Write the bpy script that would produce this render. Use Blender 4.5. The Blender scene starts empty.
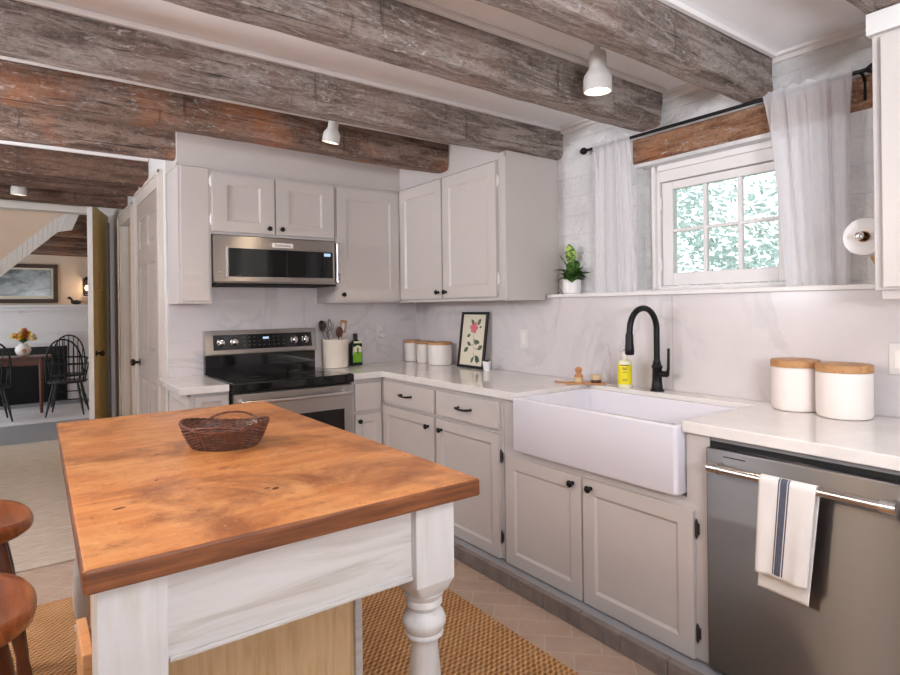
import bpy, bmesh, math, random
from mathutils import Vector, Matrix, noise
random.seed(7)
PI = math.pi
scene = bpy.context.scene
COL = scene.collection
WL = {}          # accumulated world location of every object, by name

# ------------------------------------------------------------------ materials
def lin(c):
    return tuple((x/12.92 if x <= .04045 else ((x+.055)/1.055)**2.4) for x in c)
def rgb(r, g, b):
    return lin((r/255., g/255., b/255.)) + (1.0,)

class NT:
    def __init__(s, name):
        s.m = bpy.data.materials.new(name); s.m.use_nodes = True
        s.t = s.m.node_tree; s.n = s.t.nodes; s.l = s.t.links
        s.b = s.n['Principled BSDF']; s.out = s.n['Material Output']
    def add(s, typ, **kw):
        x = s.n.new(typ)
        for k, v in kw.items():
            if k in x.inputs: x.inputs[k].default_value = v
            else: setattr(x, k, v)
        return x
    def link(s, a, b): s.l.new(a, b)
    def coord(s, scale=(1, 1, 1), rot=(0, 0, 0), kind='Object'):
        tc = s.add('ShaderNodeTexCoord'); mp = s.add('ShaderNodeMapping')
        mp.inputs['Scale'].default_value = scale; mp.inputs['Rotation'].default_value = rot
        s.link(tc.outputs[kind], mp.inputs['Vector']); return mp.outputs['Vector']
    def noise(s, vec, scale=5, detail=6, rough=.6, dist=0):
        x = s.add('ShaderNodeTexNoise'); x.inputs['Scale'].default_value = scale
        x.inputs['Detail'].default_value = detail; x.inputs['Roughness'].default_value = rough
        x.inputs['Distortion'].default_value = dist
        s.link(vec, x.inputs['Vector']); return x.outputs['Fac']
    def ramp(s, fac, stops, interp='LINEAR'):
        r = s.add('ShaderNodeValToRGB'); cr = r.color_ramp; cr.interpolation = interp
        while len(cr.elements) < len(stops): cr.elements.new(.5)
        for e, (p, c) in zip(cr.elements, stops):
            e.position = p; e.color = c if len(c) == 4 else tuple(c)+(1,)
        s.link(fac, r.inputs['Fac']); return r.outputs['Color']
    def mix(s, fac, a, b, mode='MIX'):
        x = s.add('ShaderNodeMix', data_type='RGBA', blend_type=mode)
        for i, v in ((0, fac), (6, a), (7, b)):
            if hasattr(v, 'is_output'): s.link(v, x.inputs[i])
            else: x.inputs[i].default_value = v
        return x.outputs[2]
    def bump(s, h, strength=.3, dist=.01):
        x = s.add('ShaderNodeBump'); x.inputs['Strength'].default_value = strength
        x.inputs['Distance'].default_value = dist
        s.link(h, x.inputs['Height']); s.link(x.outputs['Normal'], s.b.inputs['Normal'])
    def base(s, c):
        if hasattr(c, 'is_output'): s.link(c, s.b.inputs['Base Color'])
        else: s.b.inputs['Base Color'].default_value = c
    def set(s, **kw):
        for k, v in kw.items(): s.b.inputs[k.replace('_', ' ')].default_value = v

M = {}
def plain(name, c, rough=.5, metal=0, var=.06, scale=6, bump=0, bscale=60, **kw):
    t = NT(name); v = t.coord()
    f = t.noise(v, scale, 4)
    d = tuple(max(0, x*(1-var)) for x in c[:3])+(1,); l = tuple(min(1, x*(1+var)) for x in c[:3])+(1,)
    t.base(t.ramp(f, [(.3, d), (.7, l)])); t.set(Roughness=rough, Metallic=metal, **kw)
    if bump: t.bump(t.noise(v, bscale, 3), bump, .004)
    M[name] = t.m; return t.m

def wood(name, stops, stretch=(1, 12, 12), scale=3, rough=.5, bump=.15, dist=1.2):
    t = NT(name); v = t.coord(stretch)
    f = t.noise(v, scale, 8, .62, dist)
    t.base(t.ramp(f, stops)); t.set(Roughness=rough)
    t.bump(f, bump, .004); M[name] = t.m; return t

plain('cabinet_paint', rgb(198, 189, 184), .38, var=.015)
plain('cabinet_frame', rgb(192, 184, 181), .42, var=.015)
plain('trim_white', rgb(230, 225, 223), .4, var=.02)
plain('door_grey', rgb(164, 152, 144), .4, var=.03)
plain('casing_shaded', rgb(204, 193, 184), .4, var=.02)  # white casing with its shade mixed into one even taupe tone
plain('door_beige', rgb(196, 172, 142), .5, var=.04)
plain('wall_paint', rgb(214, 211, 208), .6, var=.02)
plain('cream_wall', rgb(228, 205, 184), .7, var=.03)
plain('ceiling_paint', rgb(240, 240, 242), .7, var=.02)
plain('sink_white', rgb(222, 218, 226), .12, var=.01)
plain('ceramic_white', rgb(238, 228, 222), .35, var=.015)
plain('pot_white', rgb(240, 236, 234), .4, var=.02)
plain('crock_glaze', rgb(226, 214, 200), .25, var=.04)
plain('black_metal', rgb(26, 25, 27), .38, .6, var=.1)
plain('black_paint', rgb(13, 12, 15), .45, var=.15)
plain('black_gloss', rgb(8, 8, 10), .06, var=.05)
plain('black_void', rgb(10, 9, 10), .8)
plain('chrome', rgb(215, 212, 212), .12, 1, var=.02)
plain('lamp_white', rgb(196, 192, 188), .4, var=.02)
plain('plastic_white', rgb(222, 216, 212), .35, var=.01)
plain('paper_white', rgb(236, 232, 230), .9, var=.02, bump=.2, bscale=200)
plain('hedge_soil', rgb(60, 45, 34), .9)
plain('curb_tile', rgb(128, 116, 110), .6, var=.22, scale=14, bump=.4, bscale=30)
plain('toe_grey', rgb(150, 148, 150), .6, var=.04)
plain('yellow_label', rgb(232, 214, 30), .4, var=.03)
plain('green_label', rgb(122, 178, 40), .4, var=.05)
plain('dark_ink', rgb(40, 42, 40), .5)
plain('soap_liquid', rgb(226, 222, 190), .2, var=.02)
plain('dark_green_glass', rgb(18, 38, 20), .08, var=.1)
plain('pink_petal', rgb(214, 120, 126), .7, var=.12, scale=40)
plain('print_leaf', rgb(86, 104, 78), .7, var=.2, scale=40)
plain('print_paper', rgb(232, 222, 200), .8, var=.03)
plain('bristle', rgb(214, 190, 150), .9, var=.1, scale=60, bump=.5, bscale=300)
plain('dark_wood_plain', rgb(74, 40, 26), .4, var=.2)
plain('knot_brown', rgb(112, 60, 34), .5, var=.25, scale=60)
plain('towel_cloth', rgb(232, 226, 222), .9, var=.03, bump=.3, bscale=300)
plain('towel_stripe', rgb(86, 88, 104), .9, var=.12, scale=80)
plain('bloom_yellow', rgb(244, 204, 30), .7, var=.1)
plain('bloom_orange', rgb(216, 112, 40), .7, var=.15)
plain('bloom_cream', rgb(240, 228, 196), .7)
plain('duck_dark', rgb(34, 28, 26), .5)
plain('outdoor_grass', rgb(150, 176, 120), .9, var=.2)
plain('knob_bronze', rgb(46, 34, 28), .35, .7)
plain('utensil_steel', rgb(120, 116, 112), .25, 1)
plain('grey_floor', rgb(150, 148, 148), .45, var=.06)
plain('hinge_steel', rgb(92, 88, 88), .35, .9)

# red-brown turned wood
wood('wood_red', [(.3, rgb(66, 28, 16)), (.7, rgb(112, 54, 30))], rough=.3)
wood('lid_wood', [(.3, rgb(160, 112, 70)), (.55, rgb(190, 140, 92)), (.8, rgb(206, 160, 110))], (3, 22, 22), 2.2, .5, .05)
wood('pale_wood', [(.25, rgb(186, 150, 108)), (.5, rgb(214, 182, 140)), (.8, rgb(228, 200, 160))], (14, 14, 1.2), 2.2, .6, .08)
wood('crate_wood', [(.25, rgb(190, 136, 88)), (.5, rgb(210, 156, 106)), (.8, rgb(222, 174, 124))], (1, 14, 14), 2.2, .6, .05)
wood('stool_wood', [(.28, rgb(70, 32, 14)), (.44, rgb(124, 62, 28)), (.58, rgb(158, 88, 44)), (.76, rgb(198, 134, 84))], (14, 1.1, 10), 1.5, .3, .04)
wood('stool_leg', [(.3, rgb(58, 28, 18)), (.7, rgb(104, 56, 34))], (12, 12, 2), 2, .3, .04)
wood('brush_wood', [(.3, rgb(176, 116, 70)), (.7, rgb(206, 150, 100))], (6, 6, 30), 3, .5, .05)
wood('ochre_door', [(.2, rgb(214, 182, 112)), (.5, rgb(228, 198, 128)), (.8, rgb(232, 206, 146))], (10, 10, .8), 2, .5, .05)
wood('picture_wood', [(.3, rgb(46, 30, 22)), (.7, rgb(86, 58, 40))], rough=.4)

def mk_beam(name, dark, mid, light, hot, hotamt, white, alongy=False):
    rz = PI/2 if alongy else 0
    t = NT(name); v = t.coord((1.6, 10, 10) if not alongy else (10, 1.6, 10)); v2 = t.coord((1, 1, 1)); v3 = t.coord((3, 9, 9) if not alongy else (9, 3, 9))
    f = t.noise(v, 2.3, 12, .74, .8)
    c = t.ramp(f, [(.30, dark), (.44, mid), (.58, light), (.74, mid)])
    fine = t.noise(t.coord((30, 60, 60) if not alongy else (60, 30, 60)), 1.6, 6, .8)
    c = t.mix(t.ramp(fine, [(.35, (.55,)*3), (.5, (0, 0, 0))]), c, dark)
    c = t.mix(t.ramp(fine, [(.54, (0, 0, 0)), (.66, (.6,)*3)]), c, light)
    g = t.noise(v2, 2.1, 6, .66)
    c = t.mix(t.ramp(g, [(.48, (0, 0, 0)), (.66, (hotamt,)*3)]), c, hot)
    # whitewash residue in specks and smears
    w = t.noise(v3, 5.5, 10, .8, .6)
    w2 = t.noise(v2, 1.6, 3, .5)
    wm = t.mix(1.0, t.ramp(w, [(.555, (0, 0, 0)), (.61, (white,)*3)]), t.ramp(w2, [(.38, (.2,)*3), (.60, (1, 1, 1))]), 'MULTIPLY')
    c = t.mix(wm, c, rgb(206, 198, 194))
    # dark checks along the grain and axe marks across it
    k = t.noise(t.coord((.9, 30, 30) if not alongy else (30, .9, 30)), 2.0, 6, .6, .5)
    c = t.mix(t.ramp(k, [(.33, (.85,)*3), (.39, (0, 0, 0))]), c, rgb(26, 18, 14))
    ax = t.noise(t.coord((16, 2.2, 2.2) if not alongy else (2.2, 16, 2.2)), 1.3, 4, .6, .5)
    c = t.mix(t.ramp(ax, [(.30, (.6,)*3), (.36, (0, 0, 0))]), c, dark)
    t.base(c); t.set(Roughness=.8)
    t.bump(t.mix(.35, t.mix(.5, f, fine), t.mix(.5, k, ax)), .9, .03); M[name] = t.m
mk_beam('beam_grey', rgb(66, 55, 50), rgb(118, 103, 95), rgb(170, 157, 150), rgb(146, 108, 86), .45, 1.0)
mk_beam('beam_brown', rgb(50, 36, 29), rgb(100, 76, 62), rgb(146, 122, 108), rgb(178, 108, 62), .7, .75)
mk_beam('beam_dark', rgb(44, 30, 23), rgb(86, 60, 46), rgb(118, 90, 74), rgb(140, 82, 48), .5, .4)
mk_beam('lintel_wood', rgb(70, 46, 32), rgb(134, 92, 64), rgb(172, 130, 100), rgb(184, 106, 52), .75, .8, True)

def mk_marble():
    t = NT('marble'); v = t.coord((1, 1, 1))
    n1 = t.noise(v, 1.3, 8, .6, 1.6)
    vein = t.ramp(n1, [(.455, (0, 0, 0)), (.495, (1, 1, 1)), (.53, (0, 0, 0))])
    n2 = t.noise(v, 2.4, 4, .5)
    amt = t.mix(1.0, vein, t.ramp(n2, [(.42, (0, 0, 0)), (.68, (.55,)*3)]), 'MULTIPLY')
    cl = t.noise(v, 1.8, 6, .6)
    c = t.ramp(cl, [(.3, rgb(206, 198, 198)), (.7, rgb(220, 212, 212))])
    c = t.mix(amt, c, rgb(172, 168, 170))
    t.base(c); t.set(Roughness=.2); M['marble'] = t.m
mk_marble()
def mk_quartz():
    t = NT('quartz'); v = t.coord()
    c = t.ramp(t.noise(v, 2.2, 8, .65, 1.0), [(.3, rgb(216, 209, 205)), (.6, rgb(232, 226, 222))])
    t.base(c); t.set(Roughness=.1); M['quartz'] = t.m
mk_quartz()

def mk_steel(name, c, rough, aniso):
    t = NT(name)
    v = t.coord((3, 3, 500))
    t.base(t.ramp(t.noise(v, 1.2, 2), [(.3, tuple(x*.95 for x in c[:3])+(1,)), (.7, c)]))
    t.set(Roughness=rough, Metallic=1.0, Anisotropic=aniso)
    tg = t.add('ShaderNodeTangent', direction_type='RADIAL', axis='Z'); t.link(tg.outputs[0], t.b.inputs['Tangent']); t.b.inputs['Anisotropic Rotation'].default_value = .25 if aniso else 0
    M[name] = t.m
mk_steel('steel', rgb(136, 133, 133), .42, 1.0)
mk_steel('steel_light', rgb(186, 180, 174), .34, .9)
mk_steel('steel_bar', rgb(205, 200, 198), .2, 0)

def mk_tabletop():
    t = NT('island_top'); v = t.coord((1.6, 9, 9)); u = t.coord((1, 1, 1))
    f = t.noise(v, 1.6, 8, .65, .9)
    c = t.ramp(f, [(.25, rgb(164, 98, 54)), (.45, rgb(196, 124, 70)), (.6, rgb(214, 146, 88)), (.8, rgb(200, 126, 70))])
    g = t.noise(u, 4.5, 7, .68, .8)
    c = t.mix(t.ramp(g, [(.47, (0, 0, 0)), (.68, (.8,)*3)]), c, rgb(214, 156, 100))
    d = t.noise(u, 3.4, 7, .66, .6)
    c = t.mix(t.ramp(d, [(.36, (.8,)*3), (.50, (0, 0, 0))]), c, rgb(132, 72, 38))
    g2 = t.noise(u, 14, 6, .7, .3)
    c = t.mix(t.ramp(g2, [(.55, (0, 0, 0)), (.75, (.5,)*3)]), c, rgb(150, 84, 44))
    s = t.noise(t.coord((8, 46, 46), (0, 0, .5)), 1.2, 6, .8)
    c = t.mix(t.ramp(s, [(.63, (0, 0, 0)), (.68, (.6,)*3)]), c, rgb(236, 196, 148))
    p = t.noise(u, 70, 4, .75)
    c = t.mix(t.ramp(p, [(.60, (0, 0, 0)), (.68, (.55,)*3)]), c, rgb(228, 184, 134))
    p2 = t.noise(u, 34, 4, .75)
    c = t.mix(t.ramp(p2, [(.30, (.6,)*3), (.38, (0, 0, 0))]), c, rgb(110, 60, 34))
    # long board joints
    t.base(c)
    rr = t.noise(u, 4, 5, .6)
    x = t.ramp(rr, [(.3, (.30,)*3), (.7, (.46,)*3)]); t.link(x, t.b.inputs['Roughness'])
    t.bump(t.mix(.5, f, p), .10, .003); M['island_top'] = t.m
    t = NT('island_edge'); v = t.coord((2, 6, 30))
    c = t.ramp(t.noise(v, 2, 8, .65, .5), [(.3, rgb(70, 36, 18)), (.5, rgb(110, 62, 32)), (.7, rgb(140, 84, 48)), (.85, rgb(176, 118, 76))])
    t.base(c); t.set(Roughness=.5); M['island_edge'] = t.m
mk_tabletop()
def mk_whitewash():
    t = NT('whitewash'); v = t.coord((1.2, 14, 14)); u = t.coord()
    c = t.ramp(t.noise(v, 2, 7, .65, .8), [(.25, rgb(168, 158, 146)), (.5, rgb(198, 193, 190)), (.8, rgb(208, 204, 203))])
    k = t.noise(t.coord((2.0, 5, 5)), 3.1, 5, .6, .4)
    c = t.mix(t.ramp(k, [(.66, (0, 0, 0)), (.75, (.6,)*3)]), c, rgb(170, 150, 122))
    t.base(c); t.set(Roughness=.6); t.bump(t.noise(v, 3, 4), .12, .003); M['whitewash'] = t.m
    t = NT('whitewash_leg'); v = t.coord((14, 14, 1.6))
    c = t.ramp(t.noise(v, 2, 7, .65, .6), [(.22, rgb(190, 180, 166)), (.45, rgb(200, 196, 194)), (.8, rgb(212, 209, 208))])
    t.base(c); t.set(Roughness=.55); t.bump(t.noise(v, 3, 4), .12, .003); M['whitewash_leg'] = t.m
mk_whitewash()
def mk_stonewall():
    t = NT('rough_wall'); v = t.coord((1, 1, 1)); 
    br = t.add('ShaderNodeTexBrick'); vv = t.coord((1, 1, 1), (PI/2, 0, PI/2)); t.link(vv, br.inputs['Vector'])
    br.inputs['Scale'].default_value = 4.4; br.inputs['Mortar Size'].default_value = .02; br.inputs['Mortar Smooth'].default_value = .8
    br.inputs['Color1'].default_value = (1, 1, 1, 1); br.inputs['Color2'].default_value = (.85, .85, .85, 1); br.inputs['Mortar'].default_value = (.3, .3, .3, 1)
    h = t.mix(.86, br.outputs['Color'], t.noise(v, 11, 9, .65, .5))
    f = t.noise(v, 5, 6, .6)
    t.base(t.ramp(f, [(.3, rgb(214, 212, 211)), (.7, rgb(232, 230, 229))])); t.set(Roughness=.75)
    t.bump(h, .75, .05); M['rough_wall'] = t.m
mk_stonewall()
def mk_floor():
    t = NT('paver_floor'); v = t.coord((1, 1, 1))
    br = t.add('ShaderNodeTexBrick'); t.link(t.coord((1, 1, 1), (0, 0, PI/4)), br.inputs['Vector'])
    br.inputs['Scale'].default_value = 2.3; br.inputs['Mortar Size'].default_value = .012
    br.inputs['Color1'].default_value = rgb(186, 158, 138); br.inputs['Color2'].default_value = rgb(170, 146, 130)
    br.inputs['Mortar'].default_value = rgb(196, 176, 160); br.inputs['Mortar Smooth'].default_value = .5
    n = t.noise(v, 5, 6, .65)
    c = t.mix(.5, br.outputs['Color'], t.ramp(n, [(.3, rgb(156, 132, 116)), (.7, rgb(200, 176, 156))]), 'MIX')
    t.base(c); t.set(Roughness=.5); t.bump(t.mix(.5, br.outputs['Fac'], n), .15, .004); M['paver_floor'] = t.m
mk_floor()
def mk_rugs():
    t = NT('jute')
    a = t.add('ShaderNodeTexWave', bands_direction='Y', wave_type='BANDS'); t.link(t.coord((1, 1, 1)), a.inputs['Vector'])
    a.inputs['Scale'].default_value = 15; a.inputs['Distortion'].default_value = .6; a.inputs['Detail Scale'].default_value = 4
    b = t.add('ShaderNodeTexWave', bands_direction='DIAGONAL'); t.link(t.coord((1, -.9, 0)), b.inputs['Vector'])
    b.inputs['Scale'].default_value = 24; b.inputs['Distortion'].default_value = 1.2
    h = t.mix(.5, a.outputs['Fac'], b.outputs['Fac'])
    h = t.mix(.25, h, t.noise(t.coord(), 130, 3))
    n = t.noise(t.coord(), 6, 4)
    c = t.ramp(h, [(.22, rgb(120, 74, 38)), (.42, rgb(178, 122, 72)), (.62, rgb(206, 156, 102)), (.85, rgb(222, 178, 126))])
    c = t.mix(.25, c, t.ramp(n, [(.3, rgb(160, 104, 60)), (.7, rgb(220, 176, 126))]))
    t.base(c); t.set(Roughness=.95); t.bump(h, .9, .012); M['jute'] = t.m
    t = NT('runner_wool'); v = t.coord((1, 8, 1))
    f = t.noise(v, 9, 8, .75)
    c = t.ramp(f, [(.3, rgb(170, 150, 132)), (.6, rgb(206, 190, 172)), (.8, rgb(216, 204, 188))])
    t.base(c); t.set(Roughness=.95); t.bump(t.noise(v, 60, 3), .4, .004); M['runner_wool'] = t.m
    t = NT('dining_wool'); f = t.noise(t.coord(), 3, 5)
    t.base(t.ramp(f, [(.3, rgb(206, 202, 204)), (.7, rgb(230, 226, 224))])); t.set(Roughness=.95); M['dining_wool'] = t.m
mk_rugs()
def mk_weave():
    t = NT('basket_weave'); n = t.noise(t.coord(), 60, 3)
    t.base(t.ramp(n, [(.3, rgb(62, 32, 20)), (.55, rgb(100, 56, 36)), (.8, rgb(132, 82, 54))])); t.set(Roughness=.3); M['basket_weave'] = t.m
mk_weave()
def mk_leaf(name, edge, mid):
    t = NT(name); f = t.noise(t.coord(), 44, 4, .6)
    t.base(t.ramp(f, [(.44, edge), (.58, mid)])); t.set(Roughness=.4); M[name] = t.m
mk_leaf('leaf_green', rgb(26, 66, 26), rgb(112, 150, 74))
mk_leaf('leaf_light', rgb(44, 96, 32), rgb(186, 204, 112))
mk_leaf('leaf_dark', rgb(40, 70, 44), rgb(84, 116, 80))
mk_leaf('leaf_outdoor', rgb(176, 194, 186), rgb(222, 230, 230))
def mk_sheer():
    t = NT('sheer_cloth')
    tr = t.add('ShaderNodeBsdfTransparent'); df = t.add('ShaderNodeBsdfDiffuse'); tl = t.add('ShaderNodeBsdfTranslucent')
    df.inputs['Color'].default_value = (.95, .93, .95, 1); tl.inputs['Color'].default_value = (.95, .93, .96, 1)
    m1 = t.add('ShaderNodeMixShader'); m2 = t.add('ShaderNodeMixShader')
    m1.inputs[0].default_value = .40
    t.link(df.outputs[0], m1.inputs[1]); t.link(tl.outputs[0], m1.inputs[2])
    w = t.noise(t.coord((60, 60, 8)), 3, 3)
    x = t.ramp(w, [(.3, (.60,)*3), (.7, (.66,)*3)]); t.link(x, m2.inputs[0])
    t.link(tr.outputs[0], m2.inputs[1]); t.link(m1.outputs[0], m2.inputs[2])
    t.link(m2.outputs[0], t.out.inputs['Surface']); M['sheer_cloth'] = t.m
mk_sheer()
def mk_glass():
    t = NT('window_glass')
    tr = t.add('ShaderNodeBsdfTransparent'); gl = t.add('ShaderNodeBsdfGlossy'); gl.inputs['Roughness'].default_value = .02
    fr = t.add('ShaderNodeFresnel'); fr.inputs['IOR'].default_value = 1.45
    tr.inputs['Color'].default_value = (.95, .98, .97, 1)
    m = t.add('ShaderNodeMixShader'); t.link(fr.outputs[0], m.inputs[0]); t.link(tr.outputs[0], m.inputs[1]); t.link(gl.outputs[0], m.inputs[2])
    t.link(m.outputs[0], t.out.inputs['Surface']); M['window_glass'] = t.m
mk_glass()
def mk_emit(name, c, s):
    t = NT(name); t.base((0, 0, 0, 1)); t.b.inputs['Emission Color'].default_value = c; t.b.inputs['Emission Strength'].default_value = s; M[name] = t.m
mk_emit('bulb_glow', (1, .80, .58, 1), 9)
mk_emit('display_blue', (.55, .75, 1, 1), 1.2)
def mk_painting():
    t = NT('landscape_print'); v = t.coord((1, 1, 2.2))
    f = t.noise(v, 4, 8, .7, .6)
    c = t.ramp(f, [(.3, rgb(62, 66, 62)), (.45, rgb(120, 128, 126)), (.58, rgb(168, 176, 180)), (.75, rgb(140, 132, 110))])
    t.base(c); t.set(Roughness=.15); M['landscape_print'] = t.m
mk_painting()

# ------------------------------------------------------------------ mesh builder
class MB:
    def __init__(s): s.bm = bmesh.new()
    def box(s, a, b):
        x0, x1 = sorted((a[0], b[0])); y0, y1 = sorted((a[1], b[1])); z0, z1 = sorted((a[2], b[2]))
        v = [s.bm.verts.new(p) for p in ((x0,y0,z0),(x1,y0,z0),(x1,y1,z0),(x0,y1,z0),(x0,y0,z1),(x1,y0,z1),(x1,y1,z1),(x0,y1,z1))]
        for f in ((3,2,1,0),(4,5,6,7),(0,1,5,4),(1,2,6,5),(2,3,7,6),(3,0,4,7)): s.bm.faces.new([v[i] for i in f])
        return s
    def poly(s, pts):
        s.bm.faces.new([s.bm.verts.new(p) for p in pts]); return s
    def prism(s, pts, vec):
        vec = Vector(vec); a = [s.bm.verts.new(p) for p in pts]; b = [s.bm.verts.new(Vector(p)+vec) for p in pts]
        n = len(pts); s.bm.faces.new(a[::-1]); s.bm.faces.new(b)
        for i in range(n): s.bm.faces.new((a[i], a[(i+1) % n], b[(i+1) % n], b[i]))
        return s
    def ring(s, c, t, r, n, ref):
        t = Vector(t).normalized(); u = ref - t*ref.dot(t); u.normalize(); w = t.cross(u)
        return [s.bm.verts.new(Vector(c)+u*(r*math.cos(2*PI*i/n))+w*(r*math.sin(2*PI*i/n))) for i in range(n)], u
    def tube(s, pts, r, n=10, closed=False, cap=True):
        pts = [Vector(p) for p in pts]; k = len(pts)
        rs = r if isinstance(r, (list, tuple)) else [r]*k
        rings = []; ref = None
        for i, p in enumerate(pts):
            if closed: t = pts[(i+1) % k]-pts[i-1]
            else: t = pts[min(i+1, k-1)]-pts[max(i-1, 0)]
            if ref is None:
                ref = Vector((0, 0, 1)) if abs(t.normalized().z) < .9 else Vector((1, 0, 0))
            rg, ref = s.ring(p, t, rs[i], n, ref); rings.append(rg)
        m = k if closed else k-1
        for i in range(m):
            a, b = rings[i], rings[(i+1) % k]
            for j in range(n): s.bm.faces.new((a[j], a[(j+1) % n], b[(j+1) % n], b[j]))
        if cap and not closed:
            s.bm.faces.new(rings[0][::-1]); s.bm.faces.new(rings[-1])
        return s
    def cyl(s, a, b, r, r2=None, n=20): return s.tube([a, b], [r, r if r2 is None else r2], n)
    def lathe(s, prof, c=(0, 0, 0), n=28, axis=(0, 0, 1), sx=1, sy=1, cap=True):
        ax = Vector(axis).normalized(); q = Vector((0, 0, 1)).rotation_difference(ax); c = Vector(c); rings = []
        for r, z in prof:
            rings.append([s.bm.verts.new(c+q @ Vector((sx*r*math.cos(2*PI*i/n), sy*r*math.sin(2*PI*i/n), z))) for i in range(n)])
        for a, b in zip(rings, rings[1:]):
            for j in range(n): s.bm.faces.new((a[j], a[(j+1) % n], b[(j+1) % n], b[j]))
        if cap: s.bm.faces.new(rings[0][::-1]); s.bm.faces.new(rings[-1])
        return s
    def grid(s, fn, nu, nv, closeu=False):
        v = [[s.bm.verts.new(fn(i/nu, j/nv)) for j in range(nv+1)] for i in range(nu if closeu else nu+1)]
        for i in range(nu):
            a = v[i]; b = v[(i+1) % len(v)]
            for j in range(nv): s.bm.faces.new((a[j], b[j], b[j+1], a[j+1]))
        return s
    def ball(s, c, r, n=12, sc=(1, 1, 1)):
        prof = [(max(1e-4, math.sin(PI*i/n)), -math.cos(PI*i/n)) for i in range(n+1)]
        rings = []
        for a, z in prof: rings.append([s.bm.verts.new((c[0]+r*sc[0]*a*math.cos(2*PI*j/(n*2)), c[1]+r*sc[1]*a*math.sin(2*PI*j/(n*2)), c[2]+r*sc[2]*z)) for j in range(n*2)])
        for a, b in zip(rings, rings[1:]):
            for j in range(n*2): s.bm.faces.new((a[j], a[(j+1) % (2*n)], b[(j+1) % (2*n)], b[j]))
        return s
    # panelled door: O corner, U horizontal unit, N outward unit; rectangle w x h, list of sunk panels (u0,v0,u1,v1)
    def panel_door(s, O, U, N, w, h, t=.02, panels=None, rec=.008, bev=.012, raised=False):
        O, U, N = Vector(O), Vector(U), Vector(N); Z = Vector((0, 0, 1))
        P = lambda u, v, n: O+U*u+Z*v+N*n
        if panels is None: panels = [(.055, .055, w-.055, h-.055)]
        us = sorted({0, w, *[p[0] for p in panels], *[p[2] for p in panels]}); vs = sorted({0, h, *[p[1] for p in panels], *[p[3] for p in panels]})
        cache = {}
        def V(u, v, n):
            k = (round(u, 5), round(v, 5), round(n, 5))
            if k not in cache: cache[k] = s.bm.verts.new(P(u, v, n))
            return cache[k]
        inside = lambda u, v: any(p[0] < u < p[2] and p[1] < v < p[3] for p in panels)
        for a, b in zip(us, us[1:]):
            for c, d in zip(vs, vs[1:]):
                if not inside((a+b)/2, (c+d)/2): s.bm.faces.new((V(a,c,t), V(b,c,t), V(b,d,t), V(a,d,t)))
        for p in panels:
            q = (p[0]+bev, p[1]+bev, p[2]-bev, p[3]-bev)
            cs = lambda r, n: [P(r[0], r[1], n), P(r[2], r[1], n), P(r[2], r[3], n), P(r[0], r[3], n)]
            ring = [[s.bm.verts.new(x) for x in cs(p, t)], [s.bm.verts.new(x) for x in cs(q, t-rec)]]
            if raised:
                q2 = (q[0]+.012, q[1]+.012, q[2]-.012, q[3]-.012); q3 = (q2[0]+.025, q2[1]+.025, q2[2]-.025, q2[3]-.025)
                ring += [[s.bm.verts.new(x) for x in cs(q2, t-rec)], [s.bm.verts.new(x) for x in cs(q3, t-.002)]]
            for a, b in zip(ring, ring[1:]):
                for i in range(4): s.bm.faces.new((a[i], a[(i+1) % 4], b[(i+1) % 4], b[i]))
            s.bm.faces.new(ring[-1])
        c0 = [V(0,0,0), V(w,0,0), V(w,h,0), V(0,h,0)]
        c1 = [s.bm.verts.new(P(*x, t)) for x in ((0,0),(w,0),(w,h),(0,h))]
        s.bm.faces.new(c0[::-1])
        for i in range(4): s.bm.faces.new((c0[i], c0[(i+1) % 4], c1[(i+1) % 4], c1[i]))
        return s
    def build(s, name, mat, parent=None, loc=None, local=False, smooth=False, bevel=0, solid=0, seg=2):
        """loc: world origin for a top-level mesh; local=True: coordinates are already relative to the origin"""
        bmesh.ops.recalc_face_normals(s.bm, faces=s.bm.faces)
        me = bpy.data.meshes.new(name); o = bpy.data.objects.new(name, me)
        if parent: origin = WL[parent.name]
        else: origin = Vector(loc or (0, 0, 0))
        if not local: bmesh.ops.translate(s.bm, verts=s.bm.verts, vec=-origin)
        s.bm.to_mesh(me); s.bm.free()
        if isinstance(mat, str): mat = M[mat]
        me.materials.append(mat)
        if smooth:
            for p in me.polygons: p.use_smooth = True
            if smooth != 'all':
                try: me.set_sharp_from_angle(angle=math.radians(40))
                except Exception: pass
        COL.objects.link(o)
        if parent: o.parent = parent
        else: o.location = origin
        WL[o.name] = origin.copy()
        if solid:
            m = o.modifiers.new('solid', 'SOLIDIFY'); m.thickness = solid; m.offset = 0
        if bevel:
            m = o.modifiers.new('bevel', 'BEVEL'); m.width = bevel; m.segments = seg; m.limit_method = 'ANGLE'; m.angle_limit = math.radians(35)
        return o

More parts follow.
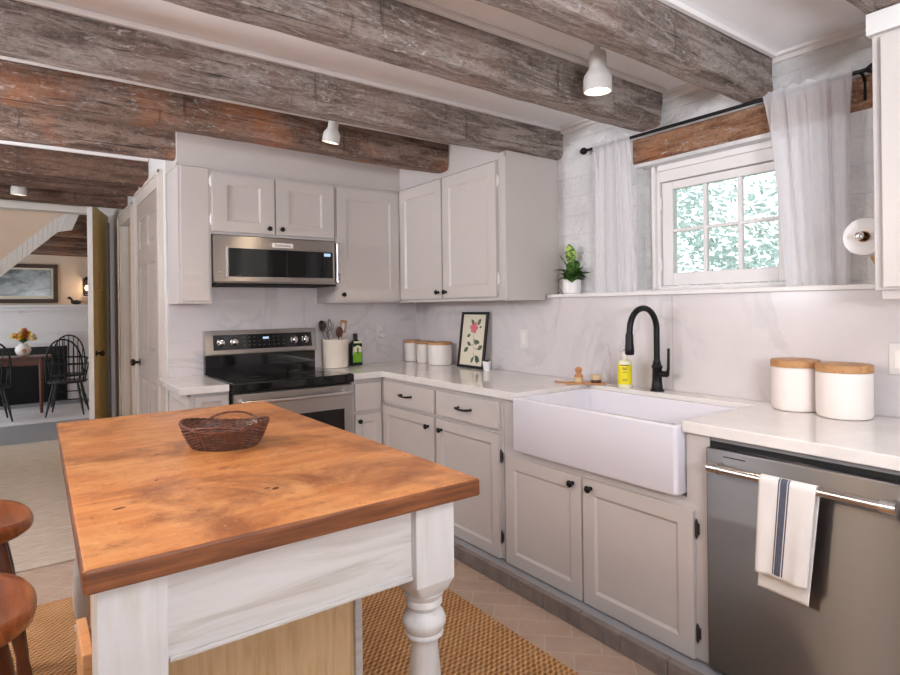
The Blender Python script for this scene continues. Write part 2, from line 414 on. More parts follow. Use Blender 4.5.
def tag(o, label, cat, group=None, kind=None):
    o['label'] = label; o['category'] = cat
    if group: o['group'] = group
    if kind: o['kind'] = kind
    return o
def thing(name, label, cat, loc, rz=0, group=None):
    o = bpy.data.objects.new(name, None); o.empty_display_size = .05; COL.objects.link(o)
    o.location = loc; o.rotation_euler = (0, 0, rz); WL[o.name] = Vector(loc)
    return tag(o, label, cat, group)
def struct(o): o['kind'] = 'structure'; return o
def dup(o, loc, rz, label, parent=None):
    c = o.copy(); COL.objects.link(c); WL[c.name] = Vector(loc) if parent is None else WL[parent.name]
    if parent is None:
        c.location = loc; c.rotation_euler = (0, 0, rz); c['label'] = label
    else: c.parent = parent
    for ch in [x for x in bpy.data.objects if x.parent == o]: dup(ch, None, None, None, c)
    return c
def text_mesh(name, body, size, mat, parent, pos, rot):
    cu = bpy.data.curves.new('txt', 'FONT'); cu.body = body; cu.size = size; cu.align_x = 'CENTER'; cu.align_y = 'CENTER'; cu.extrude = .0004
    t = bpy.data.objects.new('txt', cu); COL.objects.link(t)
    bpy.context.view_layer.update()
    me = bpy.data.meshes.new_from_object(t.evaluated_get(bpy.context.evaluated_depsgraph_get()))
    bpy.data.objects.remove(t); bpy.data.curves.remove(cu)
    me.name = name; me.materials.clear(); me.materials.append(M[mat])
    me.transform(Matrix.Translation(Vector(pos)-WL[parent.name]) @ Matrix(rot).to_4x4())
    o = bpy.data.objects.new(name, me); COL.objects.link(o); o.parent = parent; WL[o.name] = WL[parent.name]
    return o

CEIL = 2.41; XW = 2.66; XB = 2.565; YB = 4.0; CT = .914
# ------------------------------------------------------------------ room shell
struct(MB().box((-2.4, -1.6, -.05), (2.9, 6.65, 0)).build('floor', 'paver_floor'))
struct(MB().box((-2.4, 6.65, -.05), (1.7, 10.5, 0)).build('floor_dining', 'grey_floor'))
struct(MB().box((-2.4, -1.6, CEIL), (2.9, 6.75, CEIL+.05)).build('ceiling', 'ceiling_paint'))
struct(MB().box((-2.4, 6.75, CEIL), (1.7, 10.5, CEIL+.05)).build('ceiling_dining', 'ceiling_paint'))
# window wall with an opening (y 1.10-1.93, z 1.42-2.085)
w = MB()
w.box((XW, -1.6, 0), (2.95, 1.10, CEIL)); w.box((XW, 1.93, 0), (2.95, 4.1, CEIL))
w.box((XW, 1.10, 0), (2.95, 1.93, 1.415)); w.box((XW, 1.10, 2.225), (2.95, 1.93, CEIL))
w.box((2.74, 1.875, 1.405), (2.95, 1.94, 2.2))
struct(w.build('wall_right', 'rough_wall'))
struct(MB().box((.72, YB, 0), (XW, YB+.1, CEIL)).build('wall_back', 'wall_paint'))
# marble splash panels (the window-side one is a low thickened wall topped by a ledge)
struct(MB().box((XB, 1.665, CT), (XW, YB, 1.385)).box((XB, .2, CT), (XW, 1.663, 1.385)).build('trim_1', 'marble', bevel=.001))
struct(MB().box((XB-.022, .2, 1.385), (XW, 2.492, 1.405)).build('trim_2', 'trim_white', bevel=.003))
struct(MB().box((.725, YB-.015, .86), (XB, YB, 1.52)).build('trim_3', 'marble', bevel=.001))
# ceiling edge moulding along the window wall
m = MB().box((XW-.022, -.4, CEIL-.03), (XW, 4.0, CEIL)).box((XW-.05, -.4, CEIL-.012), (XW, 4.0, CEIL))
struct(m.build('trim_4', 'trim_white'))
# pantry wall on the left of the kitchen run, with two door openings
pw = MB()
pw.box((.72, YB+.1, 0), (.84, 4.17, CEIL)).box((.72, 5.0, 0), (.84, 5.32, CEIL)).box((.72, 5.98, 0), (.84, 6.65, CEIL))
pw.box((.72, 4.17, 2.135), (.84, 5.0, CEIL)).box((.72, 5.32, 2.10), (.84, 5.98, CEIL))
struct(pw.build('wall_pantry', 'wall_paint'))
cs = MB()
for a, b, z in ((4.17, 5.0, 2.135), (5.32, 5.98, 2.10)):
    cs.box((.697, a-.10, 0), (.72, a, z+.1)).box((.697, b, 0), (.72, b+.10, z+.1)).box((.697, a, z), (.72, b, z+.10))
    cs.box((.688, a-.10, 0), (.70, a-.08, z+.1)).box((.688, b+.08, 0), (.70, b+.10, z+.1)).box((.688, a-.1, z+.08), (.70, b+.1, z+.1))
struct(cs.build('trim_5', 'casing_shaded', bevel=.002))
# end wall with the wide doorway to the dining room
struct(MB().box((.63, 6.65, 0), (1.7, 6.77, CEIL)).box((-1.1, 6.65, 2.29), (.63, 6.77, CEIL)).box((-2.4, 6.65, 0), (-1.1, 6.77, CEIL)).build('wall_end', 'wall_paint'))
struct(MB().box((.60, 6.632, 0), (.72, 6.65, 2.38)).box((-1.1, 6.632, 2.29), (.60, 6.65, 2.345)).build('trim_6', 'trim_white', bevel=.002))
# rest of the kitchen shell, behind the camera
wl = MB()
wl.box((-2.5, -1.6, 0), (-2.4, 6.65, .8)).box((-2.5, -1.6, 2.15), (-2.4, 6.65, CEIL))
for a, b in ((-1.6, .5), (.9, 3.3), (3.9, 4.8), (6.2, 6.65)): wl.box((-2.5, a, .8), (-2.4, b, 2.15))
struct(wl.build('wall_left', 'wall_paint'))
wr = MB().box((-2.4, -1.7, 0), (2.95, -1.6, CEIL))
struct(wr.build('wall_rear', 'wall_paint'))
# dining room shell
struct(MB().box((-2.4, 10.4, 0), (1.7, 10.5, CEIL)).build('wall_dining_back', 'cream_wall'))
struct(MB().box((1.6, 6.77, 0), (1.7, 10.4, CEIL)).build('wall_dining_right', 'cream_wall'))

# pantry doors
d1 = struct(MB().panel_door((.735, 5.0, .01), (0, -1, 0), (-1, 0, 0), .83, 2.12, .035,
    [(.10, 1.78, .375, 2.0), (.455, 1.78, .73, 2.0), (.10, 1.02, .375, 1.66), (.455, 1.02, .73, 1.66), (.10, .2, .375, .84), (.455, .2, .73, .84)], .012, .012, True).build('door_1', 'door_grey'))
def knob_round(mat, parent, p, ax, r=.028):
    return MB().lathe([(r*.9, 0), (r*.9, .006), (r*.35, .008), (r*.35, .03), (r*.8, .036), (r, .048), (r*.85, .06), (r*.3, .066)], p, 20, ax).build('door_knob', mat, parent, smooth=True)
knob_round('knob_bronze', d1, (.70, 4.93, .95), (-1, 0, 0))
d2 = struct(MB().panel_door((.80, 5.98, .01), (0, -1, 0), (-1, 0, 0), .66, 2.085, .035,
    [(.10, 1.15, .56, 1.9), (.10, .2, .56, 1.0)], .012, .012, True).build('door_2', 'door_beige'))
# ochre plank door standing open at the dining doorway
D0 = Vector((.655, 6.60, .015)); D1 = Vector((.463, 5.9, .015)); du = (D0-D1).normalized(); dn = Vector((-du.y, du.x, 0))
L = (D0-D1).length
dm = MB()
def dslab(u0, u1, n0, n1, z0, z1, mb):
    ps = [D1+du*u0+dn*n0, D1+du*u1+dn*n0, D1+du*u1+dn*n1, D1+du*u0+dn*n1]
    mb.prism([(p.x, p.y, z0) for p in ps], (0, 0, z1-z0))
bw = L/4
for i in range(4): dslab(i*bw+.001, (i+1)*bw-.001, -.018, .018, .015, 2.265, dm)
d3 = struct(dm.build('door_3', 'ochre_door', bevel=.0015))
em = MB(); dslab(-.006, .0, -.02, .02, .015, 2.27, em); em.build('edge_strip', 'trim_white', d3)
bt = MB(); dslab(.05, L-.12, -.03, -.018, 1.52, 1.53, bt); dslab(.05, L-.12, -.03, -.018, .28, .40, bt); bt.build('batten', 'ochre_door', d3, bevel=.003)
bt = MB(); dslab(L-.11, L-.005, -.03, -.018, .015, 2.2, bt); bt.build('hinge_board', 'door_grey', d3, bevel=.002)
kp = D1+du*.10-dn*.018; knob_round('knob_bronze', d3, (kp.x, kp.y, .965), -dn)

# ------------------------------------------------------------------ ceiling beams
def beam(name, x0, x1, y0, y1, z0, z1, mat, label, seed, rough=.011):
    mb = MB(); nx = int((x1-x0)/.05); ny = 5; nz = 5
    def disp(p):
        q = Vector((p[0]*1.6, p[1]*7, p[2]*7))+Vector((seed*13.1, seed*3.3, 0))
        n = noise.noise_vector(q)*rough + noise.noise_vector(q*3.1)*rough*.45
        low = noise.noise_vector(Vector((p[0]*.7+seed*5, seed, 0)))*rough*1.1
        return (p[0]+(n.x if x0+.01 < p[0] < x1-.01 else n.x*.6), p[1]+n.y+low.y, min(z1+.02, p[2]+n.z+low.z))
    loop = []
    for i in range(ny): loop.append((y0+(y1-y0)*i/ny, z0))
    for i in range(nz): loop.append((y1, z0+(z1-z0)*i/nz))
    for i in range(ny): loop.append((y1-(y1-y0)*i/ny, z1))
    for i in range(nz): loop.append((y0, z1-(z1-z0)*i/nz))
    rings = []
    for i in range(nx+1):
        x = x0+(x1-x0)*i/nx; rg = []
        for (y, z) in loop:
            k = .007 if (abs(z-z0) < 1e-6 and (abs(y-y0) < 1e-6 or abs(y-y1) < 1e-6)) else 0
            cy = (y0+y1)/2; rg.append(mb.bm.verts.new(disp((x, y+(k if y < cy else -k), z+k))))
        rings.append(rg)
    n = len(loop)
    for a, b in zip(rings, rings[1:]):
        for j in range(n): mb.bm.faces.new((a[j], a[(j+1) % n], b[(j+1) % n], b[j]))
    for rg in (rings[0], rings[-1]):
        c = mb.bm.verts.new(sum((v.co for v in rg), Vector())/n)
        for j in range(n): mb.bm.faces.new((rg[j], rg[(j+1) % n], c))
    o = mb.build(name, mat, loc=(x1, (y0+y1)/2, z0), smooth=True)
    return tag(o, label, 'beam', 'rough hewn ceiling beams')
ZB = 2.226; ZT = CEIL-.004
BEAMS = [
 (-2.3, 2.235, .62, .74, 2.275, ZT, 'beam_grey', 'stub of grey hewn beam above the tall cabinet at the top right corner', 1),
 (-2.3, 2.63, 1.20, 1.325, ZB, ZT, 'beam_grey', 'grey hewn ceiling beam that ends over the right curtain', 2),
 (-2.3, 2.575, 1.715, 1.86, ZB, ZT, 'beam_grey', 'grey hewn ceiling beam directly behind the large white track lamp, ending over the left curtain', 3),
 (-2.3, 2.655, 2.45, 2.585, ZB, ZT, 'beam_grey', 'long grey hewn ceiling beam ending above the side panel of the corner cabinets', 4),
 (-2.3, 2.232, 3.05, 3.19, ZB, ZT, 'beam_brown', 'orange-brown hewn beam behind the small track lamp, ending at the corner soffit', 5),
 (-2.3, .722, 3.70, 3.795, ZB, ZT, 'beam_brown', 'brown beam ending at the left end of the range wall soffit', 6),
 (-2.3, .715, 4.585, 4.70, ZB, ZT, 'beam_dark', 'dark brown beam ending above the panelled pantry door', 7),
 (-2.3, .715, 5.03, 5.15, ZB, ZT, 'beam_dark', 'dark brown beam second from the dining doorway', 8),
 (-2.3, .715, 5.62, 5.80, ZB, ZT, 'beam_dark', 'very dark beam nearest in front of the dining doorway header', 9),
]
for b in BEAMS: beam('ceiling_beam', *b)
for k, y in enumerate((7.5, 8.15, 8.8, 9.4, 9.95, 10.24)):
    beam('ceiling_beam', -1.8, 1.55, y, y+.15, 2.15+.004*k, ZT, 'beam_brown' if k % 2 == 0 else 'beam_dark',
         ['brown dining room beam nearest the doorway', 'second dining room beam beyond the doorway', 'third dining room beam beyond the doorway', 'fourth dining room beam, over the dining table', 'fifth dining room beam beyond the doorway', 'last dark beam along the dining room fireplace wall'][k], 20+k)
# white edge mouldings where the ceiling meets the beams
em = MB()
for b in BEAMS[1:7]:
    x1 = min(b[1], 2.61)
    em.box((-2.3, b[2]-.024, CEIL-.022), (x1, b[2]-.004, CEIL-.001)).box((-2.3, b[3]+.004, CEIL-.022), (x1, b[3]+.024, CEIL-.001))
struct(em.build('trim_7', 'trim_white', bevel=.002))

# ------------------------------------------------------------------ soffits
s = MB().box((.725, 3.672, 2.195), (2.237, YB, CEIL)).box((2.237, 2.502, 2.235), (XW, YB, CEIL))
s.box((2.237, 2.502, 2.195), (2.26, 3.672, 2.235))
struct(s.build('wall_soffit', 'cabinet_frame'))
struct(MB().box((.72, 3.664, 2.186), (2.23, 3.675, 2.199)).box((2.228, 2.499, 2.19), (2.24, 3.664, 2.203)).box((.72, 3.664, 2.186), (.728, YB, 2.199)).build('trim_8', 'cabinet_frame', bevel=.002))
struct(MB().box((2.215, -.5, 2.2), (XW, .725, 2.27)).build('trim_9', 'wall_paint', bevel=.002))
struct(MB().box((2.24, -.5, 2.27), (XW, .70, CEIL)).build('wall_soffit_right', 'wall_paint'))

# ------------------------------------------------------------------ cabinet helpers
def knob(parent, p, ax):
    return MB().lathe([(.009, 0), (.009, .004), (.006, .006), (.006, .014), (.013, .017), (.0155, .022), (.0155, .026), (.012, .030), (.004, .0315)], p, 18, ax).build('knob', 'black_metal', parent, smooth=True)
def pull(parent, c, U, N, ln=.11):
    c, U, N = Vector(c), Vector(U), Vector(N); h = ln/2; pts = []
    mb = MB()
    for sgn in (-1, 1):
        mb.tube([c+U*(h*sgn), c+U*(h*sgn)+N*.012, c+U*(h*sgn)+N*.026], [.008, .0055, .007], 10)
    for i in range(9):
        a = -1+2*i/8; pts.append(c+U*(h*a)+N*(.024+.007*(1-a*a))-Vector((0, 0, .004*(1-a*a))))
    mb.tube(pts, [.0068-.0018*(1-abs(-1+2*i/8)) for i in range(9)], 10)
    return mb.build('pull', 'black_metal', parent, smooth=True)
def hinge(parent, p, N, U):
    p, N, U = Vector(p), Vector(N), Vector(U)
    mb = MB().cyl(p+Vector((0, 0, -.028))+N*.004, p+Vector((0, 0, .028))+N*.004, .0055, n=10)
    a = p-U*.0-N*.001+Vector((0, 0, -.02)); b = p+U*.010+N*.002+Vector((0, 0, .02)); mb.box(a, b)
    mb.tube([p+N*.004+Vector((0, 0, .028)), p+N*.004+Vector((0, 0, .036))], [.004, .002], 8).tube([p+N*.004-Vector((0, 0, .028)), p+N*.004-Vector((0, 0, .036))], [.004, .002], 8)
    return mb
NX = (-1, 0, 0); UY = (0, -1, 0); NY = (0, -1, 0); UX = (1, 0, 0)
FX = 1.947     # face of right-hand base units

# ------------------------------------------------------------------ base cabinets, window run
c = thing('base_cabinet', 'greige base cabinet with two drawers over two doors, left of the sink', 'cabinet', (FX, 2.85, 0))
MB().box((FX, 2.216, .06), (XB-.005, 3.412, .872)).build('body', 'cabinet_frame', c)
for (ya, yb, kn) in ((3.408, 2.815, 2.815+.055), (2.79, 2.238, 2.79-.055)):
    d = MB().box((FX-.02, yb, .71), (FX, ya, .851)).build('drawer', 'cabinet_paint', c, bevel=.004)
    pull(d, (FX-.02, (ya+yb)/2-(.0 if ya < 3 else .0), .783), UY, NX)
    d = MB().panel_door((FX, ya, .062), UY, NX, ya-yb, .628).build('door', 'cabinet_paint', c, bevel=.002)
    knob(d, (FX-.02, kn, .632), NX)
    if ya < 3:
        for z in (.17, .58): hinge(d, (FX-.004, 2.231, z), NX, UY).build('hinge', 'hinge_steel', d, smooth=True)

c = thing('sink_cabinet', 'greige two-door cabinet under the white apron sink', 'cabinet', (FX, 1.69, 0))
b = MB().box((FX, 1.122, .06), (XB-.005, 2.212, .632)).box((FX, 1.122, .632), (XB-.005, 1.212, .872)).box((FX, 2.102, .632), (XB-.005, 2.212, .872))
b.build('body', 'cabinet_frame', c)
for (ya, yb, kn, hy) in ((2.185, 1.698, 1.698+.045, None), (1.688, 1.178, 1.688-.045, 1.171)):
    d = MB().panel_door((FX, ya, .062), UY, NX, ya-yb, .535, panels=[(.06, .06, ya-yb-.06, .475)]).build('door', 'cabinet_paint', c, bevel=.002)
    knob(d, (FX-.02, kn, .562), NX)
    if hy:
        for z in (.155, .53): hinge(d, (FX-.004, hy, z), NX, UY).build('hinge', 'hinge_steel', d, smooth=True)
# recessed toe ledge and tile curb in front of the run
struct(MB().box((1.865, .2, 0), (1.99, 3.41, .055)).build('baseboard_right', 'toe_grey'))
cb = MB()
y = .2
while y < 3.38:
    y2 = min(y+.205, 3.40); cb.box((1.832, y+.002, 0), (1.864, y2-.002, .072+random.uniform(-.002, .002))); y += .205
struct(cb.build('trim_10', 'curb_tile', bevel=.003))

# corner unit beside the range
FY = 3.437
c = thing('base_cabinet', 'narrow greige corner cabinet between the range and the drawers', 'cabinet', (1.82, FY, 0))
MB().box((1.712, FY, .06), (1.9465, YB-.02, .872)).box((1.93, 3.414, .06), (1.9465, FY, .872)).build('body', 'cabinet_frame', c)
MB().box((1.727, FY-.02, .665), (1.918, FY, .845)).build('drawer', 'cabinet_paint', c, bevel=.004)
d = MB().panel_door((1.727, FY, .062), UX, NY, .191, .578, panels=[(.045, .05, .146, .53)]).build('door', 'cabinet_paint', c, bevel=.002)
knob(d, (1.752, FY-.02, .60), NY)
# left unit
c = thing('base_cabinet', 'small pale base cabinet at the left end, left of the range', 'cabinet', (.83, FY, 0))
MB().box((.735, FY, .08), (.938, YB-.02, .872)).build('body', 'cabinet_frame', c)
MB().panel_door((.735, YB-.03, .09), UY, (-1, 0, 0), YB-.03-FY, .77, .012, [(.05, .05, YB-.03-FY-.05, .72)], .006).build('side_panel', 'cabinet_paint', c)
d = MB().panel_door((.752, FY, .70), UX, NY, .172, .155, panels=[(.03, .03, .142, .125)]).build('drawer', 'cabinet_paint', c, bevel=.002)
pull(d, (.838, FY-.02, .775), UX, NY, .07)
d = MB().panel_door((.752, FY, .1), UX, NY, .172, .585, panels=[(.04, .04, .132, .545)]).build('door', 'cabinet_paint', c, bevel=.002)
knob(d, (.77, FY-.02, .62), NY)

# worktops
pts = [(1.92, .2), (XB, .2), (XB, YB-.015), (1.712, YB-.015), (1.712, 3.405), (1.92, 3.405), (1.92, 2.102), (2.445, 2.102), (2.445, 1.213), (1.92, 1.213)]
tag(MB().prism([(x, y, .874) for x, y in pts], (0, 0, .04)).build('worktop', 'quartz', loc=(1.92, 2.0, .874), bevel=.004, seg=3),
    'long L-shaped pale stone worktop around the sink', 'worktop')
tag(MB().box((.668, 3.40, .874), (.932, YB-.015, .914)).build('worktop', 'quartz', loc=(.82, 3.7, .874), bevel=.004, seg=3),
    'short pale stone worktop piece left of the range', 'worktop')

# ------------------------------------------------------------------ wall cabinets
c = thing('wall_cabinet', 'two-door wall cabinet above the microwave with a plain left filler panel', 'cabinet', (1.2, 3.67, 1.375))
b = MB().box((.727, 3.672, 1.375), (.91, YB-.016, 2.19)).box((.91, 3.672, 1.795), (1.712, YB-.016, 2.19))
b.build('body', 'cabinet_frame', c)
MB().box((.74, 3.666, 1.39), (.898, 3.672, 2.185)).build('filler_panel', 'cabinet_paint', c, bevel=.003)
for (xa, xb, kx, hx) in ((.915, 1.29, 1.255, .909), (1.302, 1.702, 1.337, None)):
    d = MB().panel_door((xa, 3.672, 1.812), UX, NY, xb-xa, .35, panels=[(.085, .062, xb-xa-.085, .288)]).build('door', 'cabinet_paint', c, bevel=.002)
    knob(d, (kx, 3.652, 1.845), NY)
    if hx:
        for z in (1.88, 2.11): hinge(d, (hx, 3.668, z), NY, (-1, 0, 0)).build('hinge', 'trim_white', d, smooth=True)
c = thing('wall_cabinet', 'single-door wall cabinet right of the microwave', 'cabinet', (1.97, 3.67, 1.375))
MB().box((1.716, 3.672, 1.375), (2.228, YB-.016, 2.19)).build('body', 'cabinet_frame', c)
d = MB().panel_door((1.724, 3.672, 1.392), UX, NY, .49, .77, panels=[(.07, .07, .42, .70)]).build('door', 'cabinet_paint', c, bevel=.002)
knob(d, (1.762, 3.652, 1.43), NY)
c = thing('wall_cabinet', 'two-door corner wall cabinet with a broad plain side panel beside the plant', 'cabinet', (2.235, 3.08, 1.375))
MB().box((2.237, 2.515, 1.38), (XW, 3.665, 2.19)).build('body', 'cabinet_frame', c)
MB().prism([(2.237, 2.5, 1.372), (XB-.025, 2.5, 1.372), (XB-.025, 2.5, 1.407), (XW, 2.5, 1.407), (XW, 2.5, 2.232), (2.237, 2.5, 2.232)], (0, .015, 0)).build('side_panel', 'cabinet_paint', c, bevel=.001)
MB().box((2.225, 2.5, 1.372), (2.245, 3.665, 1.386)).box((2.229, 2.5, 1.386), (2.237, 2.555, 2.2)).build('face_frame', 'cabinet_frame', c, bevel=.002)
for (ya, yb, ky, hy) in ((3.648, 3.125, 3.16, None), (3.11, 2.575, 3.075, 2.568)):
    d = MB().panel_door((2.237, ya, 1.396), UY, NX, ya-yb, .785, panels=[(.07, .07, ya-yb-.07, .715)]).build('door', 'cabinet_paint', c, bevel=.002)
    knob(d, (2.217, ky, 1.435), NX)
    if hy:
        for z in (1.50, 2.07): hinge(d, (2.233, hy, z), NX, UY).build('hinge', 'trim_white', d, smooth=True)
c = thing('wall_cabinet', 'tall wall cabinet cut off by the right frame edge, beside the paper towel', 'cabinet', (2.235, .3, 1.375))
MB().box((2.237, -.4, 1.375), (XW, .715, 2.2)).box((2.25, -.4, 1.345), (2.27, .70, 1.375)).build('body', 'cabinet_frame', c, bevel=.002)
for (ya, yb) in ((.685, .18), (.17, -.38)):
    MB().panel_door((2.237, ya, 1.385), UY, NX, ya-yb, .80, panels=[(.07, .07, ya-yb-.07, .73)]).build('door', 'cabinet_paint', c, bevel=.002)

# ------------------------------------------------------------------ microwave
c = thing('microwave', 'stainless over-the-range microwave under the small wall cabinet', 'microwave', (1.32, 3.62, 1.49))
MB().box((.925, 3.62, 1.498), (1.70, YB-.016, 1.782)).build('body', 'steel_light', c, bevel=.003)
MB().box((.925, 3.625, 1.486), (1.70, YB-.016, 1.498)).build('vent_base', 'black_void', c)
f = MB().box((.905, 3.596, 1.505), (1.675, 3.62, 1.782)).build('door', 'steel_light', c, bevel=.004)
MB().box((.99, 3.592, 1.537), (1.662, 3.597, 1.708)).build('glass_pane', 'black_gloss', f, bevel=.001)
MB().box((.972, 3.588, 1.53), (.984, 3.598, 1.715)).build('glass_trim', 'chrome', f, bevel=.002)
MB().box((.93, 3.590, 1.557), (.945, 3.598, 1.563)).build('door_latch', 'chrome', f)
MB().box((1.345, 3.5915, 1.54), (1.352, 3.5925, 1.705)).build('divider', 'black_void', f)
MB().box((1.60, 3.5905, 1.68), (1.645, 3.592, 1.70)).build('display', 'display_blue', f)
h = MB().box((1.683, 3.575, 1.505), (1.712, 3.615, 1.775)).build('handle', 'steel_bar', c, bevel=.006)
for z in (1.53, 1.545, 1.56): MB().box((1.688, 3.573, z), (1.706, 3.576, z+.006)).build('handle_rivet', 'black_metal', h)
bd = MB().box((1.255, 3.592, 1.722), (1.39, 3.597, 1.752)).build('badge', 'plastic_white', f, bevel=.003)
R_FRONT = ((1, 0, 0), (0, 0, -1), (0, 1, 0))   # text facing -y
text_mesh('badge_lettering', 'KitchenAid', .022, 'dark_ink', bd, (1.322, 3.5915, 1.737), R_FRONT)

# ------------------------------------------------------------------ range
c = thing('range', 'stainless range with black glass cooktop on the back wall', 'stove', (1.325, 3.4, 0))
MB().box((.95, 3.44, .05), (1.702, 3.96, .895)).build('body', 'black_paint', c)
MB().box((.947, 3.385, .862), (1.706, 3.955, .917)).build('cooktop', 'black_gloss', c, bevel=.008, seg=3)
for (x, y, r) in ((1.14, 3.56, .10), (1.51, 3.56, .11), (1.14, 3.79, .08), (1.51, 3.79, .09)):
    for rr in (r, r*.62): MB().tube([(x+rr*math.cos(a*PI/20), y+rr*math.sin(a*PI/20), .9172) for a in range(40)], .0008, 4, True).build('burner_ring', 'utensil_steel', c)
MB().box((.952, 3.40, .2), (1.70, 3.44, .85)).build('oven_door', 'steel_light', c, bevel=.005)
od = [o for o in bpy.data.objects if o.parent == c and o.name.startswith('oven_door')][0]
MB().box((1.03, 3.396, .33), (1.64, 3.401, .70)).build('oven_window', 'black_gloss', od, bevel=.001)
hb = MB().tube([(.985, 3.345, .805), (1.665, 3.345, .805)], .013, 16)
for x in (1.0, 1.65): hb.tube([(x, 3.40, .805), (x, 3.345, .805)], .011, 12)
hb.build('oven_handle', 'steel_bar', od, smooth=True)
MB().box((.952, 3.41, .06), (1.70, 3.44, .19)).build('warming_drawer', 'steel_light', c, bevel=.004)
cpf = MB().prism([(.925, 3.90, 1.045), (.925, 3.925, 1.20), (.925, 3.98, 1.20), (.925, 3.98, 1.03)], (.75, 0, 0))
cp = cpf.build('control_panel', 'steel_light', c, bevel=.004)
MB().box((.93, 3.93, .917), (1.672, 3.98, 1.05)).build('backguard', 'black_gloss', c)
def tilt(x, z, d):  # point on the tilted control face
    return (x, 3.90+(z-1.045)/.155*.025-d, z)
MB().prism([tilt(.975, 1.075, .002), tilt(1.64, 1.075, .002), tilt(1.64, 1.172, .002), tilt(.975, 1.172, .002)], (0, .003, 0)).build('control_glass', 'black_gloss', cp)
for x in (1.02, 1.105, 1.51, 1.59):
    MB().lathe([(.026, 0), (.026, .006), (.02, .009), (.019, .026), (.015, .029)], tilt(x, 1.125, .002), 20, (0, -1, .16)).build('control_knob', 'chrome', cp, smooth=True)
MB().prism([tilt(1.295, 1.138, .003), tilt(1.335, 1.138, .003), tilt(1.335, 1.152, .003), tilt(1.295, 1.152, .003)], (0, .001, 0)).build('display', 'display_blue', cp)
for r_ in range(3):
    for i in range(9):
        x = 1.165+i*.033; z = 1.098+r_*.026
        if r_ == 2 and 3 <= i <= 5: continue
        MB().prism([tilt(x, z, .003), tilt(x+.012, z, .003), tilt(x+.012, z+.005, .003), tilt(x, z+.005, .003)], (0, .001, 0)).build('key_mark', 'utensil_steel', cp)

# ------------------------------------------------------------------ sink, faucet
SX0, SX1, SY0, SY1 = 1.893, 2.44, 1.218, 2.097
c = thing('farmhouse_sink', 'large white apron-front sink set under the window', 'sink', (1.9, 1.66, .64))
def rr(x0, x1, y0, y1, z, r, n=5):
    out = []
    for (cx, cy, a0) in ((x1-r, y1-r, 0), (x0+r, y1-r, 90), (x0+r, y0+r, 180), (x1-r, y0+r, 270)):
        for i in range(n+1):
            a = math.radians(a0+90*i/n); out.append((cx+r*math.cos(a), cy+r*math.sin(a), z))
    return out
def loft(mb, loops, cap0=True, cap1=True):
    L_ = [[mb.bm.verts.new(p) for p in l] for l in loops]; n = len(L_[0])
    for a, b in zip(L_, L_[1:]):
        for j in range(n): mb.bm.faces.new((a[j], a[(j+1) % n], b[(j+1) % n], b[j]))
    if cap0: mb.bm.faces.new(L_[0][::-1])
    if cap1: mb.bm.faces.new(L_[-1])
    return mb
e = .008
sk = loft(MB(), [rr(SX0+e, SX1-e, SY0+e, SY1-e, .640, .012), rr(SX0, SX1, SY0, SY1, .65, .016), rr(SX0, SX1, SY0, SY1, .890, .016), rr(SX0+.006, SX1-.006, SY0+.006, SY1-.006, .897, .014),
     rr(SX0+.032, SX1-.04, SY0+.036, SY1-.036, .897, .03), rr(SX0+.038, SX1-.046, SY0+.042, SY1-.042, .890, .03), rr(SX0+.046, SX1-.056, SY0+.05, SY1-.05, .70, .035), rr(SX0+.07, SX1-.08, SY0+.075, SY1-.075, .682, .03)])
sk.build('basin', 'sink_white', c, smooth=True)
MB().lathe([(.045, 0), (.045, .002), (.03, .003), (.012, .001)], (2.2, 1.66, .682), 24).build('drain', 'chrome', c, smooth=True)

fx, fy = 2.497, 1.706
c = thing('faucet', 'matte black gooseneck faucet behind the sink', 'faucet', (fx, fy, CT))
MB().lathe([(.033, 0), (.033, .006), (.027, .012), (.023, .05), (.0225, .11), (.026, .115), (.026, .122), (.021, .128), (.0165, .15)], (fx, fy, CT), 24).build('base', 'black_metal', c, smooth=True)
R_ = .098; zc = 1.222; pts = [(fx, fy, 1.05), (fx, fy, 1.14)]
for i in range(17):
    a = PI*i/16; pts.append((fx-R_+R_*math.cos(a), fy+.01*(i/16), zc+R_*math.sin(a)))
pts.append((fx-2*R_-.002, fy+.011, 1.19))
MB().tube(pts, .0145, 14).build('spout', 'black_metal', c, smooth=True)
MB().lathe([(.0145, 0), (.018, -.01), (.019, -.05), (.0215, -.075), (.0215, -.098), (.017, -.104)], (fx-2*R_-.002, fy+.011, 1.205), 20).build('spray_head', 'black_metal', c, smooth=True)
MB().tube([(fx, fy-.015, 1.0), (fx, fy-.055, 1.0)], .015, 14).tube([(fx, fy-.056, .993), (fx, fy-.062, 1.03), (fx-.003, fy-.066, 1.125)], [.009, .007, .006], 10).build('lever', 'black_metal', c, smooth=True)

